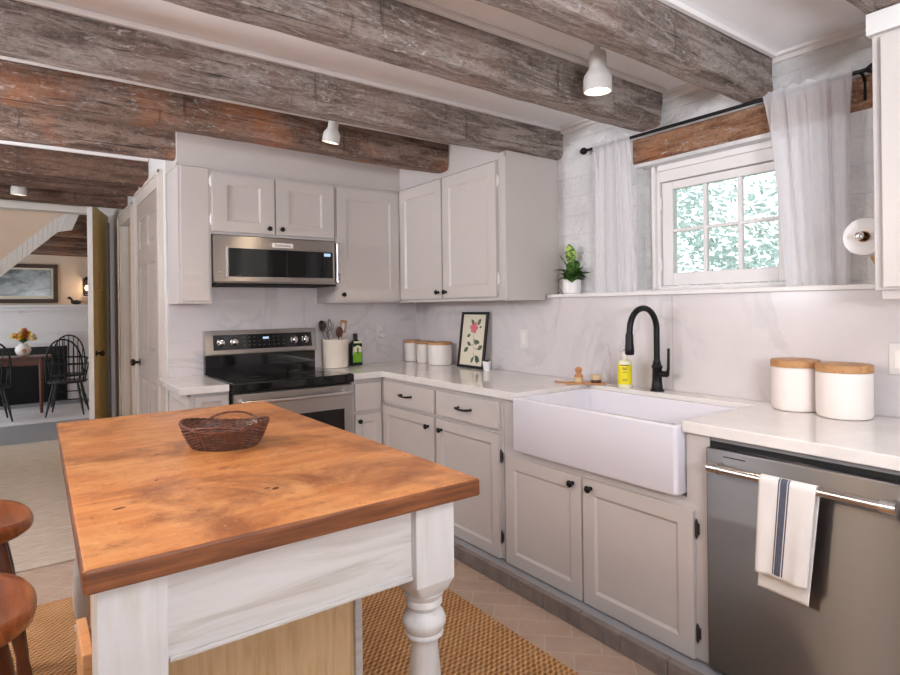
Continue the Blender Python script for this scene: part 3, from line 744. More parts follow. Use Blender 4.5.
# soap bottle
c = thing('soap_bottle', 'clear soap bottle with bright yellow label beside the faucet', 'bottle', (2.46, 1.868, CT))
MB().lathe([(.001, 0), (.033, 0), (.035, .005), (.035, .125), (.030, .140), (.012, .148), (.012, .165), (.001, .166)], (2.46, 1.868, CT), 24, cap=False).build('body', 'soap_liquid', c, smooth=True)
MB().lathe([(.0357, .022), (.0357, .122)], (2.46, 1.868, CT), 24, cap=False).build('label', 'yellow_label', c, smooth=True)
def arcbar(mb, cx, cy, r, a0, a1, z0, z1):
    mb.grid(lambda u, v: (cx+r*math.cos(a0+(a1-a0)*u), cy+r*math.sin(a0+(a1-a0)*u), z0+(z1-z0)*v), 8, 1)
for (z, h_, wd) in ((.117, .005, 1.2), (.104, .003, .8), (.097, .003, .55), (.082, .002, .6), (.048, .002, .7), (.042, .002, .7)):
    ll = MB(); arcbar(ll, 2.46, 1.868,   .0361, PI+.65-wd/2, PI+.65+wd/2, CT+z, CT+z+h_); ll.build('label_print', 'dark_ink', c)
MB().lathe([(.0135, .158), (.0135, .18), (.005, .182), (.005, .20), (.001, .2)], (2.46, 1.868, CT), 16).tube([(2.46, 1.868, CT+.2), (2.435, 1.868, CT+.198)], .005, 8).build('pump', 'plastic_white', c, smooth=True)

# brush tray with two brushes
c = thing('brush_tray', 'thin slatted wooden tray holding brushes behind the sink', 'tray', (2.43, 2.1, CT+.0005), math.radians(-55))
MB().prism([(-.10, -.03, 0), (.10, -.03, 0), (.105, 0, 0), (.10, .03, 0), (-.10, .03, 0), (-.105, 0, 0)], (0, 0, .009)).build('board', 'brush_wood', c, local=True, bevel=.003)
MB().tube([(-.10, 0, .005), (-.165, .004, .009)], [.0048, .005], 10).build('handle', 'brush_wood', c, local=True, smooth=True)
t_ = CT+.0095
c = thing('pot_brush', 'round wooden knob pot brush standing on the wooden tray', 'brush', (2.415, 2.135, t_))
MB().lathe([(.020, 0), (.025, .01), (.022, .026)], (2.415, 2.135, t_), 20).build('bristles', 'bristle', c, smooth=True)
MB().lathe([(.023, .026), (.025, .034), (.016, .043), (.011, .05), (.019, .06), (.02, .07), (.012, .08), (.002, .082)], (2.415, 2.135, t_), 20).build('handle', 'brush_wood', c, smooth=True)
c = thing('scrub_brush', 'low oval scrub brush lying on the right of the wooden tray', 'brush', (2.462, 2.055, t_))
MB().lathe([(.026, 0), (.028, .012), (.026, .016)], (2.462, 2.055, t_), 20, sx=1.1, sy=.9).build('handle', 'dark_wood_plain', c, smooth=True)
MB().lathe([(.024, .016), (.030, .038), (.027, .042)], (2.462, 2.055, t_), 20, sx=1.1, sy=.9).build('bristles', 'bristle', c, smooth=True)

# ------------------------------------------------------------------ canisters
def canister(x, y, r, h, label, group, lid_h=.028):
    c = thing('canister', label, 'canister', (x, y, CT), 0, group)
    MB().lathe([(r*.86, 0), (r*.95, .004), (r, .016), (r, h-lid_h-.002), (r*.97, h-lid_h)], (x, y, CT), 40).build('jar', 'ceramic_white', c, smooth=True)
    MB().lathe([(r*1.0, h-lid_h), (r*1.02, h-lid_h+.002), (r*1.02, h-.003), (r*.99, h)], (x, y, CT), 40).build('lid', 'lid_wood', c, smooth=True)
canister(2.472, 1.062, .085, .199, 'white ceramic canister with wooden lid, left of the pair over the dishwasher', 'large canisters')
canister(2.44, .880, .090, .196, 'white ceramic canister with wooden lid, right of the pair over the dishwasher', 'large canisters')
canister(2.485, 3.91, .066, .165, 'white lidded canister farthest into the corner, first of three', 'small canisters', .02)
canister(2.485, 3.725, .068, .163, 'white lidded canister in the middle of three by the corner', 'small canisters', .02)
canister(2.462, 3.50, .086, .168, 'widest white lidded canister of three, nearest the rose print', 'small canisters', .02)

# framed rose print leaning on the splash
c = thing('framed_print', 'black framed rose print leaning against the backsplash', 'picture', (2.50, 3.185, CT+.001), math.radians(0))
bx, tx = 2.492, 2.545; y0, y1, H_ = 3.318, 3.028, .385
def onframe(u, v, d=0):   # u 0..1 left->right, v 0..1 up
    return (bx+(tx-bx)*v-d, y0+(y1-y0)*u, CT+.001+H_*v)
def fq(mb, u0, v0, u1, v1, d0, d1):
    a = [onframe(u0, v0, d0), onframe(u1, v0, d0), onframe(u1, v1, d0), onframe(u0, v1, d0)]; mb.prism(a, (-(d1-d0), 0, 0))
fm = MB()
for q in ((0, 0, 1, .045), (0, .955, 1, 1), (0, .045, .062, .955), (.938, .045, 1, .955)): fq(fm, *q, 0, .016)
fm.build('frame', 'black_paint', c, bevel=.002)
pm = MB(); fq(pm, .06, .04, .94, .96, .002, .006); pp = pm.build('print', 'print_paper', c)
def leafshape(mb, u, v, ang, ln, wd, d=.0066, n=8):
    pts = []
    for i in range(n+1): t = i/n; pts.append((t*ln, wd*math.sin(PI*t)))
    for i in range(n-1, 0, -1): t = i/n; pts.append((t*ln, -wd*math.sin(PI*t)))
    ca, sa = math.cos(ang), math.sin(ang)
    W = abs(y1-y0)
    mb.poly([onframe(u+(x*ca-y*sa)/W, v+(x*sa+y*ca)/H_, d) for x, y in pts])
fl = MB()
for a, l in ((.2, .05), (1.1, .055), (1.9, .055), (2.8, .05), (3.8, .04), (5.4, .042), (4.6, .03)): leafshape(fl, .50, .70, a, l, l*.33, .0066+.0002*a)
fl.build('rose_bloom', 'pink_petal', pp)
gl = MB()
W_ = abs(y1-y0)
for (ua, va, ub, vb) in ((.5, .66, .55, .30), (.55, .30, .60, .14), (.55, .42, .30, .38), (.56, .36, .74, .32)):
    dx, dz = (ub-ua)*W_, (vb-va)*H_; leafshape(gl, ua, va, math.atan2(dz, dx), math.hypot(dx, dz), .0022, .0064)
for (u, v, a, l) in ((.50, .78, 2.4, .05), (.62, .76, .9, .06), (.70, .72, .3, .03), (.40, .60, 3.6, .045), (.56, .52, 5.2, .05), (.58, .48, -.2, .055), (.44, .40, 2.7, .05), (.36, .36, 3.7, .06), (.70, .33, .5, .06), (.62, .22, -.6, .07), (.66, .24, -1.2, .065), (.58, .2, 4.2, .05)):
    leafshape(gl, u, v, a, l, l*.26, .0070)
gl.build('rose_leaves', 'print_leaf', pp)

def leaf(mb, base, direc, ln, wd, droop=.3, n=6):
    b = Vector(base); d = Vector(direc).normalized(); side = d.cross(Vector((0, 0, 1)))
    side = side.normalized() if side.length > .01 else Vector((1, 0, 0)); nrm = side.cross(d)
    rows = []
    for i in range(n+1):
        t = i/n; w_ = wd*math.sin(PI*min(1, t*.93+.07))**.8; p = b+d*(ln*t)-Vector((0, 0, droop*ln*t*t))
        rows.append([mb.bm.verts.new(p-side*w_+nrm*w_*.25), mb.bm.verts.new(p), mb.bm.verts.new(p+side*w_+nrm*w_*.25)])
    for a, c_ in zip(rows, rows[1:]):
        for j in range(2): mb.bm.faces.new((a[j], a[j+1], c_[j+1], c_[j]))
# tiny succulent in front of the print
px_, py_ = 2.452, 2.955
c = thing('potted_plant', 'tiny succulent in white pot beside the rose print', 'plant', (px_, py_, CT))
MB().lathe([(.020, 0), (.028, .062), (.025, .062), (.024, .052), (.001, .052)], (px_, py_, CT), 24, cap=False).build('pot', 'pot_white', c, smooth=True)
lm = MB()
for i in range(12):
    a = i*2.4; leaf(lm, (px_, py_, CT+.05), (math.cos(a), math.sin(a), 1.2), .03+.008*(i % 3), .007, .25)
lm.build('leaves', 'leaf_dark', c, smooth='all')
# variegated plant on the ledge
px_, py_, pz_ = 2.602, 2.345, 1.405
c = thing('potted_plant', 'leafy variegated plant in white pot on the window ledge', 'plant', (px_, py_, pz_))
MB().lathe([(.042, 0), (.050, .006), (.054, .03), (.053, .082), (.049, .084), (.047, .075), (.001, .073)], (px_, py_, pz_), 32, cap=False).build('pot', 'pot_white', c, smooth=True)
MB().lathe([(.0465, .070), (.001, .074)], (px_, py_, pz_), 24, cap=False).build('soil', 'hedge_soil', c)
lm = MB(); 
for i, (a, e_, l, wd) in enumerate(((3.6, .35, .12, .026), (4.4, .9, .10, .030), (5.4, .45, .12, .026), (2.6, .6, .11, .024), (1.0, .8, .10, .026), (6.1, 1.0, .11, .028), (3.9, -.05, .085, .026), (4.9, .05, .08, .028), (1.8, 1.5, .11, .026), (5.9, .1, .085, .024), (2.2, .0, .08, .022), (4.2, 1.6, .12, .028), (3.2, .9, .10, .026), (5.0, 1.3, .11, .028))):
    st = Vector((px_, py_, pz_+.075+.012*(i % 4)))
    leaf(lm, st, (math.cos(a), math.sin(a), e_), l*1.22, wd*1.5, .3)
lm.build('leaves', 'leaf_green', c, smooth='all')
lm = MB(); leaf(lm, (px_, py_, pz_+.175), (-.30, -.12, 1.0), .125, .036, .0); leaf(lm, (px_-.01, py_+.02, pz_+.15), (-.35, .32, .85), .11, .028, .1)
lm.tube([(px_, py_, pz_+.07), (px_, py_, pz_+.18)], .004, 6); lm.build('top_leaf', 'leaf_light', c, smooth='all')

# ------------------------------------------------------------------ crock with utensils, oil bottle
cx_, cy_ = 1.80, 3.86
c = thing('utensil_crock', 'cream stoneware crock of utensils right of the range', 'crock', (cx_, cy_, CT))
MB().lathe([(.001, 0), (.080, 0), (.088, .006), (.090, .18), (.094, .186), (.094, .200), (.088, .203), (.082, .19), (.080, .012), (.001, .01)], (cx_, cy_, CT), 36, cap=False).build('crock_body', 'crock_glaze', c, smooth=True)
def utensil(name, label, dx, dy, lean, ln, kind, mat, hmat=None):
    b = Vector((cx_+dx*.35, cy_+dy*.35, CT+.02)); t = Vector((cx_+dx+lean[0], cy_+dy+lean[1], CT+ln)); d = (t-b).normalized()
    o = thing(name, label, 'utensil', b, 0, 'utensils in the crock')
    MB().tube([b, t], [.006, .0055], 10).build('handle', hmat or mat, o, smooth=True)
    side = d.cross(Vector((0, 1, 0))).normalized()
    if kind == 'spoon':
        mb = MB(); mb.ball((0, 0, 0), 1, 8, (.028, .008, .04)); rot = Vector((0, 0, 1)).rotation_difference(d)
        for v in mb.bm.verts: v.co = rot @ v.co + t+d*.03
        mb.build('bowl', mat, o, smooth=True)
    elif kind == 'slot':
        mb = MB(); P_ = lambda s_, q: t+side*s_+d*q+Vector((0, -.004, 0))
        for (a0, b0, a1, b1) in ((-.026, -.01, -.014, .07), (.014, -.01, .026, .07), (-.026, .06, .026, .078), (-.026, -.012, .026, .004)):
            mb.prism([P_(a0, b0), P_(a1, b0), P_(a1, b1), P_(a0, b1)], (0, .008, 0))
        mb.build('blade', mat, o, bevel=.003)
    elif kind == 'whisk':
        mb = MB()
        for k in range(4):
            a = PI*k/4; sv = Vector((math.cos(a), math.sin(a), 0))
            mb.tube([t+sv*(.028*math.sin(PI*i/10)**.8 if i else 0)*(1)+d*(.085*i/10*1.0) for i in range(6)]+[t+d*(.085)+sv*.0+d*.004]+[t-sv*(.028*math.sin(PI*i/10)**.8 if i else 0)+d*(.085*i/10) for i in range(5, -1, -1)], .0016, 6)
        mb.build('wires', mat, o, smooth=True)
utensil('whisk', 'wire whisk leaning left out of the crock', -.055, -.02, (-.02, 0), .25, 'whisk', 'utensil_steel')
utensil('whisk', 'second wire whisk standing behind the dark wooden spoon', -.02, .03, (-.005, 0), .26, 'whisk', 'utensil_steel')
utensil('serving_spoon', 'dark metal serving spoon at the far left of the crock', -.06, .03, (-.015, .01), .27, 'spoon', 'knob_bronze', 'utensil_steel')
utensil('wooden_spoon', 'dark brown wooden spoon in the middle of the crock', .005, -.035, (.005, 0), .225, 'spoon', 'dark_wood_plain')
utensil('slotted_spatula', 'pale wooden slotted spatula standing in the crock', .04, .0, (.015, 0), .26, 'slot', 'lid_wood')
utensil('serving_spoon', 'white spoon leaning right out of the crock', .045, .03, (.018, .006), .25, 'spoon', 'pot_white')

ox, oy = 1.975, 3.895
c = thing('oil_bottle', 'green glass oil bottle beside the utensil crock', 'bottle', (ox, oy, CT))
bm_ = loft(MB(), [rr(ox-.044, ox+.044, oy-.03, oy+.03, CT, .012), rr(ox-.045, ox+.045, oy-.031, oy+.031, CT+.004, .014), rr(ox-.045, ox+.045, oy-.031, oy+.031, CT+.155, .014), rr(ox-.036, ox+.036, oy-.026, oy+.026, CT+.175, .02), rr(ox-.016, ox+.016, oy-.016, oy+.016, CT+.19, .0155), rr(ox-.014, ox+.014, oy-.014, oy+.014, CT+.205, .0138)])
bm_.build('body', 'dark_green_glass', c, smooth=True)
MB().lathe([(.0165, .2), (.0165, .232), (.013, .235)], (ox, oy, CT), 18).build('cap', 'black_paint', c, smooth=True)
lb = MB().box((ox-.034, oy-.0325, CT+.025), (ox+.034, oy-.031, CT+.105)).build('label', 'green_label', c)
MB().prism([(ox-.034, oy-.033, CT+.10), (ox+.034, oy-.033, CT+.10), (ox+.034, oy-.033, CT+.135), (ox, oy-.033, CT+.15), (ox-.034, oy-.033, CT+.135)], (0, .001, 0)).prism([(ox-.028, oy-.034, CT+.165), (ox+.03, oy-.034, CT+.165), (ox+.03, oy-.034, CT+.18), (ox-.028, oy-.034, CT+.18)], (0, .006, 0)).build('label', 'soap_liquid', c)
MB().prism([(ox-.004, oy-.0345, CT+.09), (ox+.006, oy-.0345, CT+.09), (ox+.008, oy-.0345, CT+.13), (ox-.002, oy-.0345, CT+.136)], (0, .001, 0)).build('label_figure', 'dark_ink', c)

# outlets on the splash
def outlet(loc, N, label, kind):
    x, y, z = loc; c = thing('wall_outlet', label, 'outlet', loc, 0, 'wall plates on the backsplash')
    if N == 'y':
        MB().box((x-.036, y-.005, z-.058), (x+.036, y, z+.058)).build('plate', 'plastic_white', c, bevel=.002)
        for dz in (-.027, .022): MB().lathe([(.016, 0), (.016, .003)], (x, y-.005, z+dz), 20, (0, -1, 0)).build('socket', 'ceramic_white', c, smooth=True)
        if kind == 'plug': MB().lathe([(.022, 0), (.022, .03), (.018, .036)], (x+.004, y-.008, z-.027), 20, (0, -1, 0)).build('night_light', 'plastic_white', c, smooth=True)
    else:
        MB().box((x-.005, y-.036, z-.058), (x, y+.036, z+.058)).build('plate', 'plastic_white', c, bevel=.002)
        MB().box((x-.008, y-.017, z-.034), (x-.005, y+.017, z+.034)).build('socket', 'ceramic_white', c, bevel=.001)
outlet((2.235, YB-.015, 1.152), 'y', 'white double outlet right of the green bottle', 'plug')
outlet((XB, 2.715, 1.13), 'x', 'white wall plate on the marble left of the sink', '')
outlet((XB, .742, 1.128), 'x', 'white wall plate at the right frame edge near the canisters', '')

# ------------------------------------------------------------------ dishwasher and towel
DX = 1.915
c = thing('dishwasher', 'stainless dishwasher right of the sink cabinet', 'dishwasher', (DX, .83, 0))
MB().box((1.95, .51, .05), (XB-.005, 1.12, .855)).build('body', 'black_paint', c)
MB().box((1.955, .51, .855), (1.965, 1.12, .873)).build('top_rail', 'toe_grey', c)
d = MB().box((DX, .512, .075), (1.95, 1.118, .838)).build('door', 'steel', c, bevel=.004)
MB().box((DX-.002, .98, .815), (DX+.001, 1.055, .818)).build('door_vent', 'black_void', d)
hb = MB().tube([(DX-.052, 1.065, .785), (DX-.052, .565, .785)], .014, 18)
h = hb.build('handle', 'steel_bar', d, smooth=True)
for y in (1.06, .57):
    MB().tube([(DX-.052, y+.018, .785), (DX-.052, y-.018, .785)], .0185, 18).tube([(DX-.052, y, .785), (DX, y, .785)], .012, 14).build('handle_mount', 'chrome', h, smooth=True)
MB().box((1.995, .53, .0), (2.05, 1.115, .075)).build('kick_plate', 'black_paint', c)

tx_ = DX-.052
c = thing('dish_towel', 'white dish towel with grey stripes hung over the dishwasher handle', 'towel', (tx_, .83, .785))
def towel(u, v, back=False):
    # v 0..1 from front hem over the bar to the back hem
    yl, yr = .903, .742
    Lf, Lb, r = .285, .345, .0165
    s_ = v*(Lf+PI*r+Lb)
    fold = .004*math.sin(u*9+1)+.003*math.sin(u*17)
    if s_ < Lf: z = .785-(Lf-s_); x = tx_-r; k = (Lf-s_)/Lf; x += -fold*k-.004*k
    elif s_ < Lf+PI*r:
        a = (s_-Lf)/r; x = tx_-r*math.cos(a); z = .785+r*math.sin(a); k = 0
    else: k = (s_-Lf-PI*r)/Lb; z = .785-k*Lb; x = tx_+r-.004*k
    y = yl+(yr-yl)*u
    if s_ < Lf: y += .004*k*math.sin(u*5)+.012*k*(1-u) + .030*k*u
    else: y += .022*k+.012*k*u
    return (x, y, z-.008*u*k)
MB().grid(lambda u, v: towel(u, v), 26, 70).build('cloth', 'towel_cloth', c, smooth='all', solid=.0025)
st = MB()
for (a, b) in ((.36, .385), (.40, .52), (.535, .56)):
    st.grid(lambda u, v: (lambda p: (p[0]-.0019, p[1], p[2]+(0 if v < .9 else .0015)))(towel(a+(b-a)*u, .014+v*.437)), 3, 40)
st.build('stripes', 'towel_stripe', c, smooth='all')

# ------------------------------------------------------------------ window, lintel, curtains
c = struct(bpy.data.objects.new('window_1', None)); COL.objects.link(c); c.location = (2.75, 1.51, 1.42); WL[c.name] = Vector((2.75, 1.51, 1.42))
fr = MB()
YA, YZ, ZA, ZZ = 1.115, 1.878, 1.418, 2.07
for (y0_, y1_, z0_, z1_) in ((YA, YA+.07, ZA, ZZ), (YZ-.038, YZ, ZA, ZZ), (YA+.07, YZ-.038, ZZ-.085, ZZ)):
    fr.box((2.735, y0_, z0_), (2.80, y1_, z1_))
    fr.box((2.715, y0_-.0 if y0_ < 1.5 else y1_-.02, z0_), (2.735, (y0_+.03) if y0_ < 1.5 and y1_ < 1.5 else y1_, z1_)) if y1_-y0_ < .2 else fr.box((2.715, y0_, z1_-.03), (2.735, y1_, z1_))
fr.box((2.735, YA+.07, ZA-.002), (2.80, YZ-.038, 1.4335)); fr.build('window_frame', 'trim_white', c, bevel=.003)
SA, SZ, SB, ST = 1.19, 1.832, 1.436, 1.98
sa = MB().box((2.745, SA, SB), (2.78, SA+.055, ST)).box((2.745, SZ-.06, SB), (2.78, SZ, ST)).box((2.7455, SA+.055, SB), (2.7795, SZ-.06, SB+.065)).box((2.7455, SA+.055, ST-.04), (2.7795, SZ-.06, ST))
ga, gz, gb, gt = SA+.055, SZ-.06, SB+.065, ST-.04
pw_ = (gz-ga)/3
for k in (1, 2): sa.box((2.75, ga+pw_*k-.010, gb), (2.775, ga+pw_*k+.010, gt))
zm = (gb+gt)/2+.002; sa.box((2.751, ga, zm-.008), (2.774, gz, zm+.008))
sash = sa.build('sash', 'trim_white', c, bevel=.003)
MB().box((2.76, ga, gb), (2.763, gz, gt)).build('pane', 'window_glass', sash)
for z in (1.55, 1.87): hinge(sash, (2.742, SZ+.003, z), NX, (0, 1, 0)).build('hinge', 'trim_white', sash, smooth=True)
ln_ = beam('window_lintel', .80, 1.95, 2.652, 2.80, 2.088, 2.222, 'lintel_wood', 'orange-brown hewn timber lintel over the window', 40, .006)
ln_['category'] = 'lintel'; del ln_['group']
# the helper lays beams along x: turn this one to run along y
for v in ln_.data.vertices:
    x, y, z = v.co.x, v.co.y, v.co.z; v.co = Vector((y, x, z))
ln_.data.flip_normals(); ln_.location = (2.726, 1.945, 2.088)
struct(MB().box((XW-.006, 1.10, 2.07), (2.80, 1.945, 2.0885)).build('trim_11', 'rough_wall'))

c = thing('curtain_rod', 'black iron curtain rod across the window wall', 'curtain rod', (2.60, 1.52, 2.222))
RX, RZ = 2.6, 2.222
MB().tube([(RX, 2.215, RZ), (RX, .85, RZ)], .008, 12).build('rod', 'black_metal', c, smooth=True)
for y, s_ in ((2.215, 1), (.85, -1)): MB().lathe([(.008, 0), (.012, .004), (.02, .018), (.02, .03), (.012, .044), (.003, .046)], (RX, y, RZ), 16, (0, s_, 0)).build('finial', 'black_metal', c, smooth=True)
for y in (2.185, .872):
    MB().tube([(RX, y, RZ), (RX+.03, y, RZ-.004), (XW, y, RZ-.03)], .006, 8).tube([(XW-.004, y, RZ-.01), (XW-.004, y, RZ-.10)], [.006, .007], 8).build('bracket', 'black_metal', c, smooth=True)
def curtain(yl, yr, bl, br, folds, amp, seed, label, flare=0):
    rn = random.Random(seed); ph = [rn.uniform(0, 6) for _ in range(4)]
    def fn(u, v):   # v 0 top .. 1 bottom
        top = RZ+.022; bot = 1.407; k = min(1, v*5)
        f = math.sin(u*folds*2*PI+ph[0])*.55+math.sin(u*folds*1.37*2*PI+ph[1])*.35+math.sin(u*folds*2.6*PI*2+ph[2]+v)*.15
        x = RX-.012+amp*f*(.35+.65*k)*(.75+.25*v)
        y = (yl+(yr-yl)*u)*(1-v)+(bl+(br-bl)*u)*v
        y += .012*math.sin(u*folds*2*PI*.9+ph[3])*k
        if abs(v-.035) < .02: x = RX-.010+(x-RX)*.4
        z = top+(bot-top)*v + (.006*math.sin(u*40+ph[1]) if v < .01 else 0)
        if flare: y += -flare*v*v*(1-u)
        x = min(x, RX+.028) if v < .9 else x
        return (x, y, z)
    o = MB().grid(fn, 150, 50).build('curtain', 'sheer_cloth', loc=(RX, (bl+br)/2, 1.407), smooth='all')
    return tag(o, label, 'curtain', 'sheer window curtains')
curtain(2.165, 1.915, 2.175, 1.88, 4, .020, 3, 'sheer white curtain left of the window, behind the faucet side')
curtain(1.232, .89, 1.150, .90, 5, .022, 8, 'sheer white curtain right of the window, beside the paper towel')

c = thing('paper_towel_holder', 'round pale wood plate of the paper towel holder on the wall', 'holder', (XW, .80, 1.5))
MB().lathe([(.075, 0), (.075, .012), (.07, .016)], (XW, .785, 1.525), 30, (-1, 0, 0)).build('back_plate', 'lid_wood', c, smooth=True)
MB().tube([(XW-.012, .785, 1.565), (2.32, .785, 1.565)], .008, 12).lathe([(.008, 0), (.014, .004), (.012, .012), (.003, .014)], (2.325, .785, 1.565), 14, (-1, 0, 0)).build('peg', 'chrome', c, smooth=True)
c = thing('paper_towel_roll', 'white paper towel roll hanging at the right edge of the window', 'paper towel', (2.48, .785, 1.5))
MB().lathe([(.020, 0), (.064, 0), (.064, .24), (.020, .24), (.020, 0)], (2.60, .785, 1.565), 40, (-1, 0, 0), cap=False).build('paper', 'paper_white', c, smooth=True)
MB().lathe([(.0165, .002), (.0195, .002), (.0195, .242), (.0165, .242), (.0165, .002)], (2.60, .785, 1.565), 24, (-1, 0, 0), cap=False).build('core', 'lid_wood', c, smooth=True)

# outside the window
struct(MB().box((2.95, -6, -.1), (14, 9, .9)).build('ground', 'outdoor_grass'))
hb = MB(); rn = random.Random(5)
for i in range(42000):
    a = rn.random(); p = Vector((6.2+rn.random()*1.6, -4+rn.random()*11, .9+rn.random()**1.3*3.6))
    if noise.noise(p*.9) < -.12 and p.z > 1.6: continue
    d = Vector((rn.uniform(-1, 1), rn.uniform(-1, 1), rn.uniform(-.6, .6))).normalized(); s_ = d.orthogonal().normalized(); l = rn.uniform(.06, .13)
    hb.poly([p, p+d*l*.5+s_*l*.3, p+d*l, p+d*l*.5-s_*l*.3])
tag(hb.build('hedge', 'leaf_outdoor', loc=(7, 1.5, .9)), 'pale sunlit foliage outside the kitchen window', 'hedge', kind='stuff')

# ------------------------------------------------------------------ track lights
def track_light(x, y, ztop, aim, label, s_=1.0, energy=12):
    c = thing('track_light', label, 'lamp', (x, y, CEIL), 0, 'white ceiling spot lamps')
    d = Vector(aim).normalized(); j = Vector((x, y, ztop))
    MB().tube([(x, y, CEIL), (x, y, ztop+.005)], [.012, .012], 12).lathe([(.035, -.012), (.035, 0)], (x, y, CEIL), 24).build('stem', 'lamp_white', c, smooth=True)
    prof = [(.006, -.012), (.030, -.008), (.034, 0), (.034, .055), (.036, .062), (.052, .085), (.056, .10), (.056, .150), (.052, .150), (.050, .10), (.03, .09), (.001, .09)]
    MB().lathe([(r*s_, z*s_) for r, z in prof], j, 32, d, cap=False).build('lamp_shade', 'lamp_white', c, smooth=True)
    MB().lathe([(.048*s_, .138*s_), (.03*s_, .146*s_), (.001, .148*s_)], j, 24, d, cap=False).build('bulb', 'bulb_glow', c, smooth=True)
    l = bpy.data.lights.new('spot', 'SPOT'); l.energy = energy; l.color = (1, .78, .55); l.spot_size = math.radians(115); l.spot_blend = .8; l.shadow_soft_size = .04
    o = bpy.data.objects.new('lamp_spot', l); COL.objects.link(o); o.location = j+d*.16*s_; o.rotation_euler = d.to_track_quat('-Z', 'Y').to_euler()
track_light(1.36, 2.90, 2.355, (-.10, .22, -1), 'small white bell track lamp in front of the orange-brown beam', .82, 20)
track_light(1.865, 1.53, 2.345, (.03, .03, -1), 'large white bell track lamp in front of the window wall', 1.0, 13)
track_light(-.02, 5.35, 2.34, (-.05, .1, -1), 'white track lamp far back near the dining doorway', .9, 14)

# ------------------------------------------------------------------ island table
IX0, IX1, IY0, IY1 = .072, .933, 1.155, 2.765
c = thing('island_table', 'white-washed kitchen island table with thick orange-brown wooden top', 'table', (.5, 1.96, 0))
tp = MB().prism([(.074, IY0, .856), (IX1, IY0, .856), (.917, IY1, .856), (.097, IY1, .856)], (0, 0, .044))
o = tp.build('top', 'island_top', c, bevel=.006, seg=3)
o.data.materials.append(M['island_edge'])
for p in o.data.polygons:
    if abs(p.normal.z) < .5: p.material_index = 1
kn = MB()
for (x, y, rx, ry, a) in ((.165, 1.475, .014, .006, .2), (.49, 1.40, .012, .008, .9), (.475, 1.415, .008, .005, 0), (.62, 2.05, .009, .005, 0), (.32, 1.95, .008, .005, .4), (.27, 1.66, .006, .004, 1.0)):
    kn.poly([(x+rx*math.cos(t)*math.cos(a)-ry*math.sin(t)*math.sin(a), y+rx*math.cos(t)*math.sin(a)+ry*math.sin(t)*math.cos(a), .9003) for t in [2*PI*i/14 for i in range(14)]])
kn.build('knots', 'knot_brown', o)
LX0, LX1, LY0, LY1 = .102, .757, 1.19, 2.62
lw = .112
MB().box((LX0+lw-.004, LY0+.018, .672), (LX1+.004, LY0+.045, .857)).box((LX0+lw-.004, LY1+.06, .672), (LX1+.004, LY1+.087, .857)).box((LX0+.05, LY0+lw-.004, .672), (LX0+.07, LY1+.004, .857)).box((LX1+lw-.045, LY0+lw-.004, .672), (LX1+lw-.018, LY1+.004, .857)).build('apron', 'whitewash', c, bevel=.003)
MB().box((LX0+lw, LY0+.010, .672), (LX1, LY0+.02, .683)).build('apron_bead', 'whitewash', c, bevel=.003)
prof = [(.052, .62), (.050, .612), (.044, .605), (.047, .598), (.047, .590), (.038, .584), (.036, .576), (.048, .566), (.055, .552), (.056, .542), (.049, .528), (.046, .522), (.049, .518), (.049, .512), (.036, .506), (.035, .48), (.045, .36), (.051, .27), (.049, .20), (.038, .15), (.034, .14), (.046, .13), (.046, .12), (.036, .112), (.042, .06), (.045, .03), (.034, .0117)]
def leg(x, y, full=False):
    cx0, cy0 = x+lw/2, y+lw/2
    mb = MB()
    zb = .22 if full else .655
    mb.box((x, y, zb), (x+lw, y+lw, .857))
    if not full: loft(mb, [rr(x, x+lw, y, y+lw, zb, .004), rr(x+.006, x+lw-.006, y+.006, y+lw-.006, .628, .02), rr(x+.012, x+lw-.012, y+.012, y+lw-.012, .618, .04)], False, False)
    sc = 1.0 if not full else .34
    mb.lathe([(r, max(z*sc, .0117) if i < len(prof)-1 else .0117) for i, (r, z) in enumerate(prof)][::-1], (cx0, cy0, 0), 36)
    mb.build('leg', 'whitewash_leg', c, smooth=True, bevel=.0)
leg(LX0-.005, LY0-.005, True); leg(LX1, LY0-.005); leg(LX0+.03, LY1-.02); leg(LX1-.03, LY1-.02)

c = thing('low_cabinet', 'pale unpainted wooden chest standing under the island table', 'cabinet', (.5, 1.9, 0))
MB().box((.19, 1.48, .0117), (.735, 2.42, .60)).build('body', 'pale_wood', c, bevel=.003)
MB().box((.735, 1.47, .0117), (.757, 2.42, .61)).build('side_frame', 'whitewash', c, bevel=.002)
c = thing('wooden_crate', 'pale wooden crate with slots tucked against the left island post', 'crate', (.16, 1.5, 0))
MB().box((.108, 1.33, .0117), (.147, 1.475, .762)).build('box', 'crate_wood', c, bevel=.004)
mb = MB(); y0_, y1_, z1_ = 1.345, 1.515, .665
mb.box((.084, y0_, .0117), (.104, y1_, .44)).box((.084, y0_, z1_-.03), (.104, y1_, z1_))
for i in range(8): yy = y0_+(y1_-y0_-.011)*i/7; mb.box((.0845, yy, .44), (.1035, yy+.011, z1_-.03))
mb.build('slotted_side', 'crate_wood', c, bevel=.003)

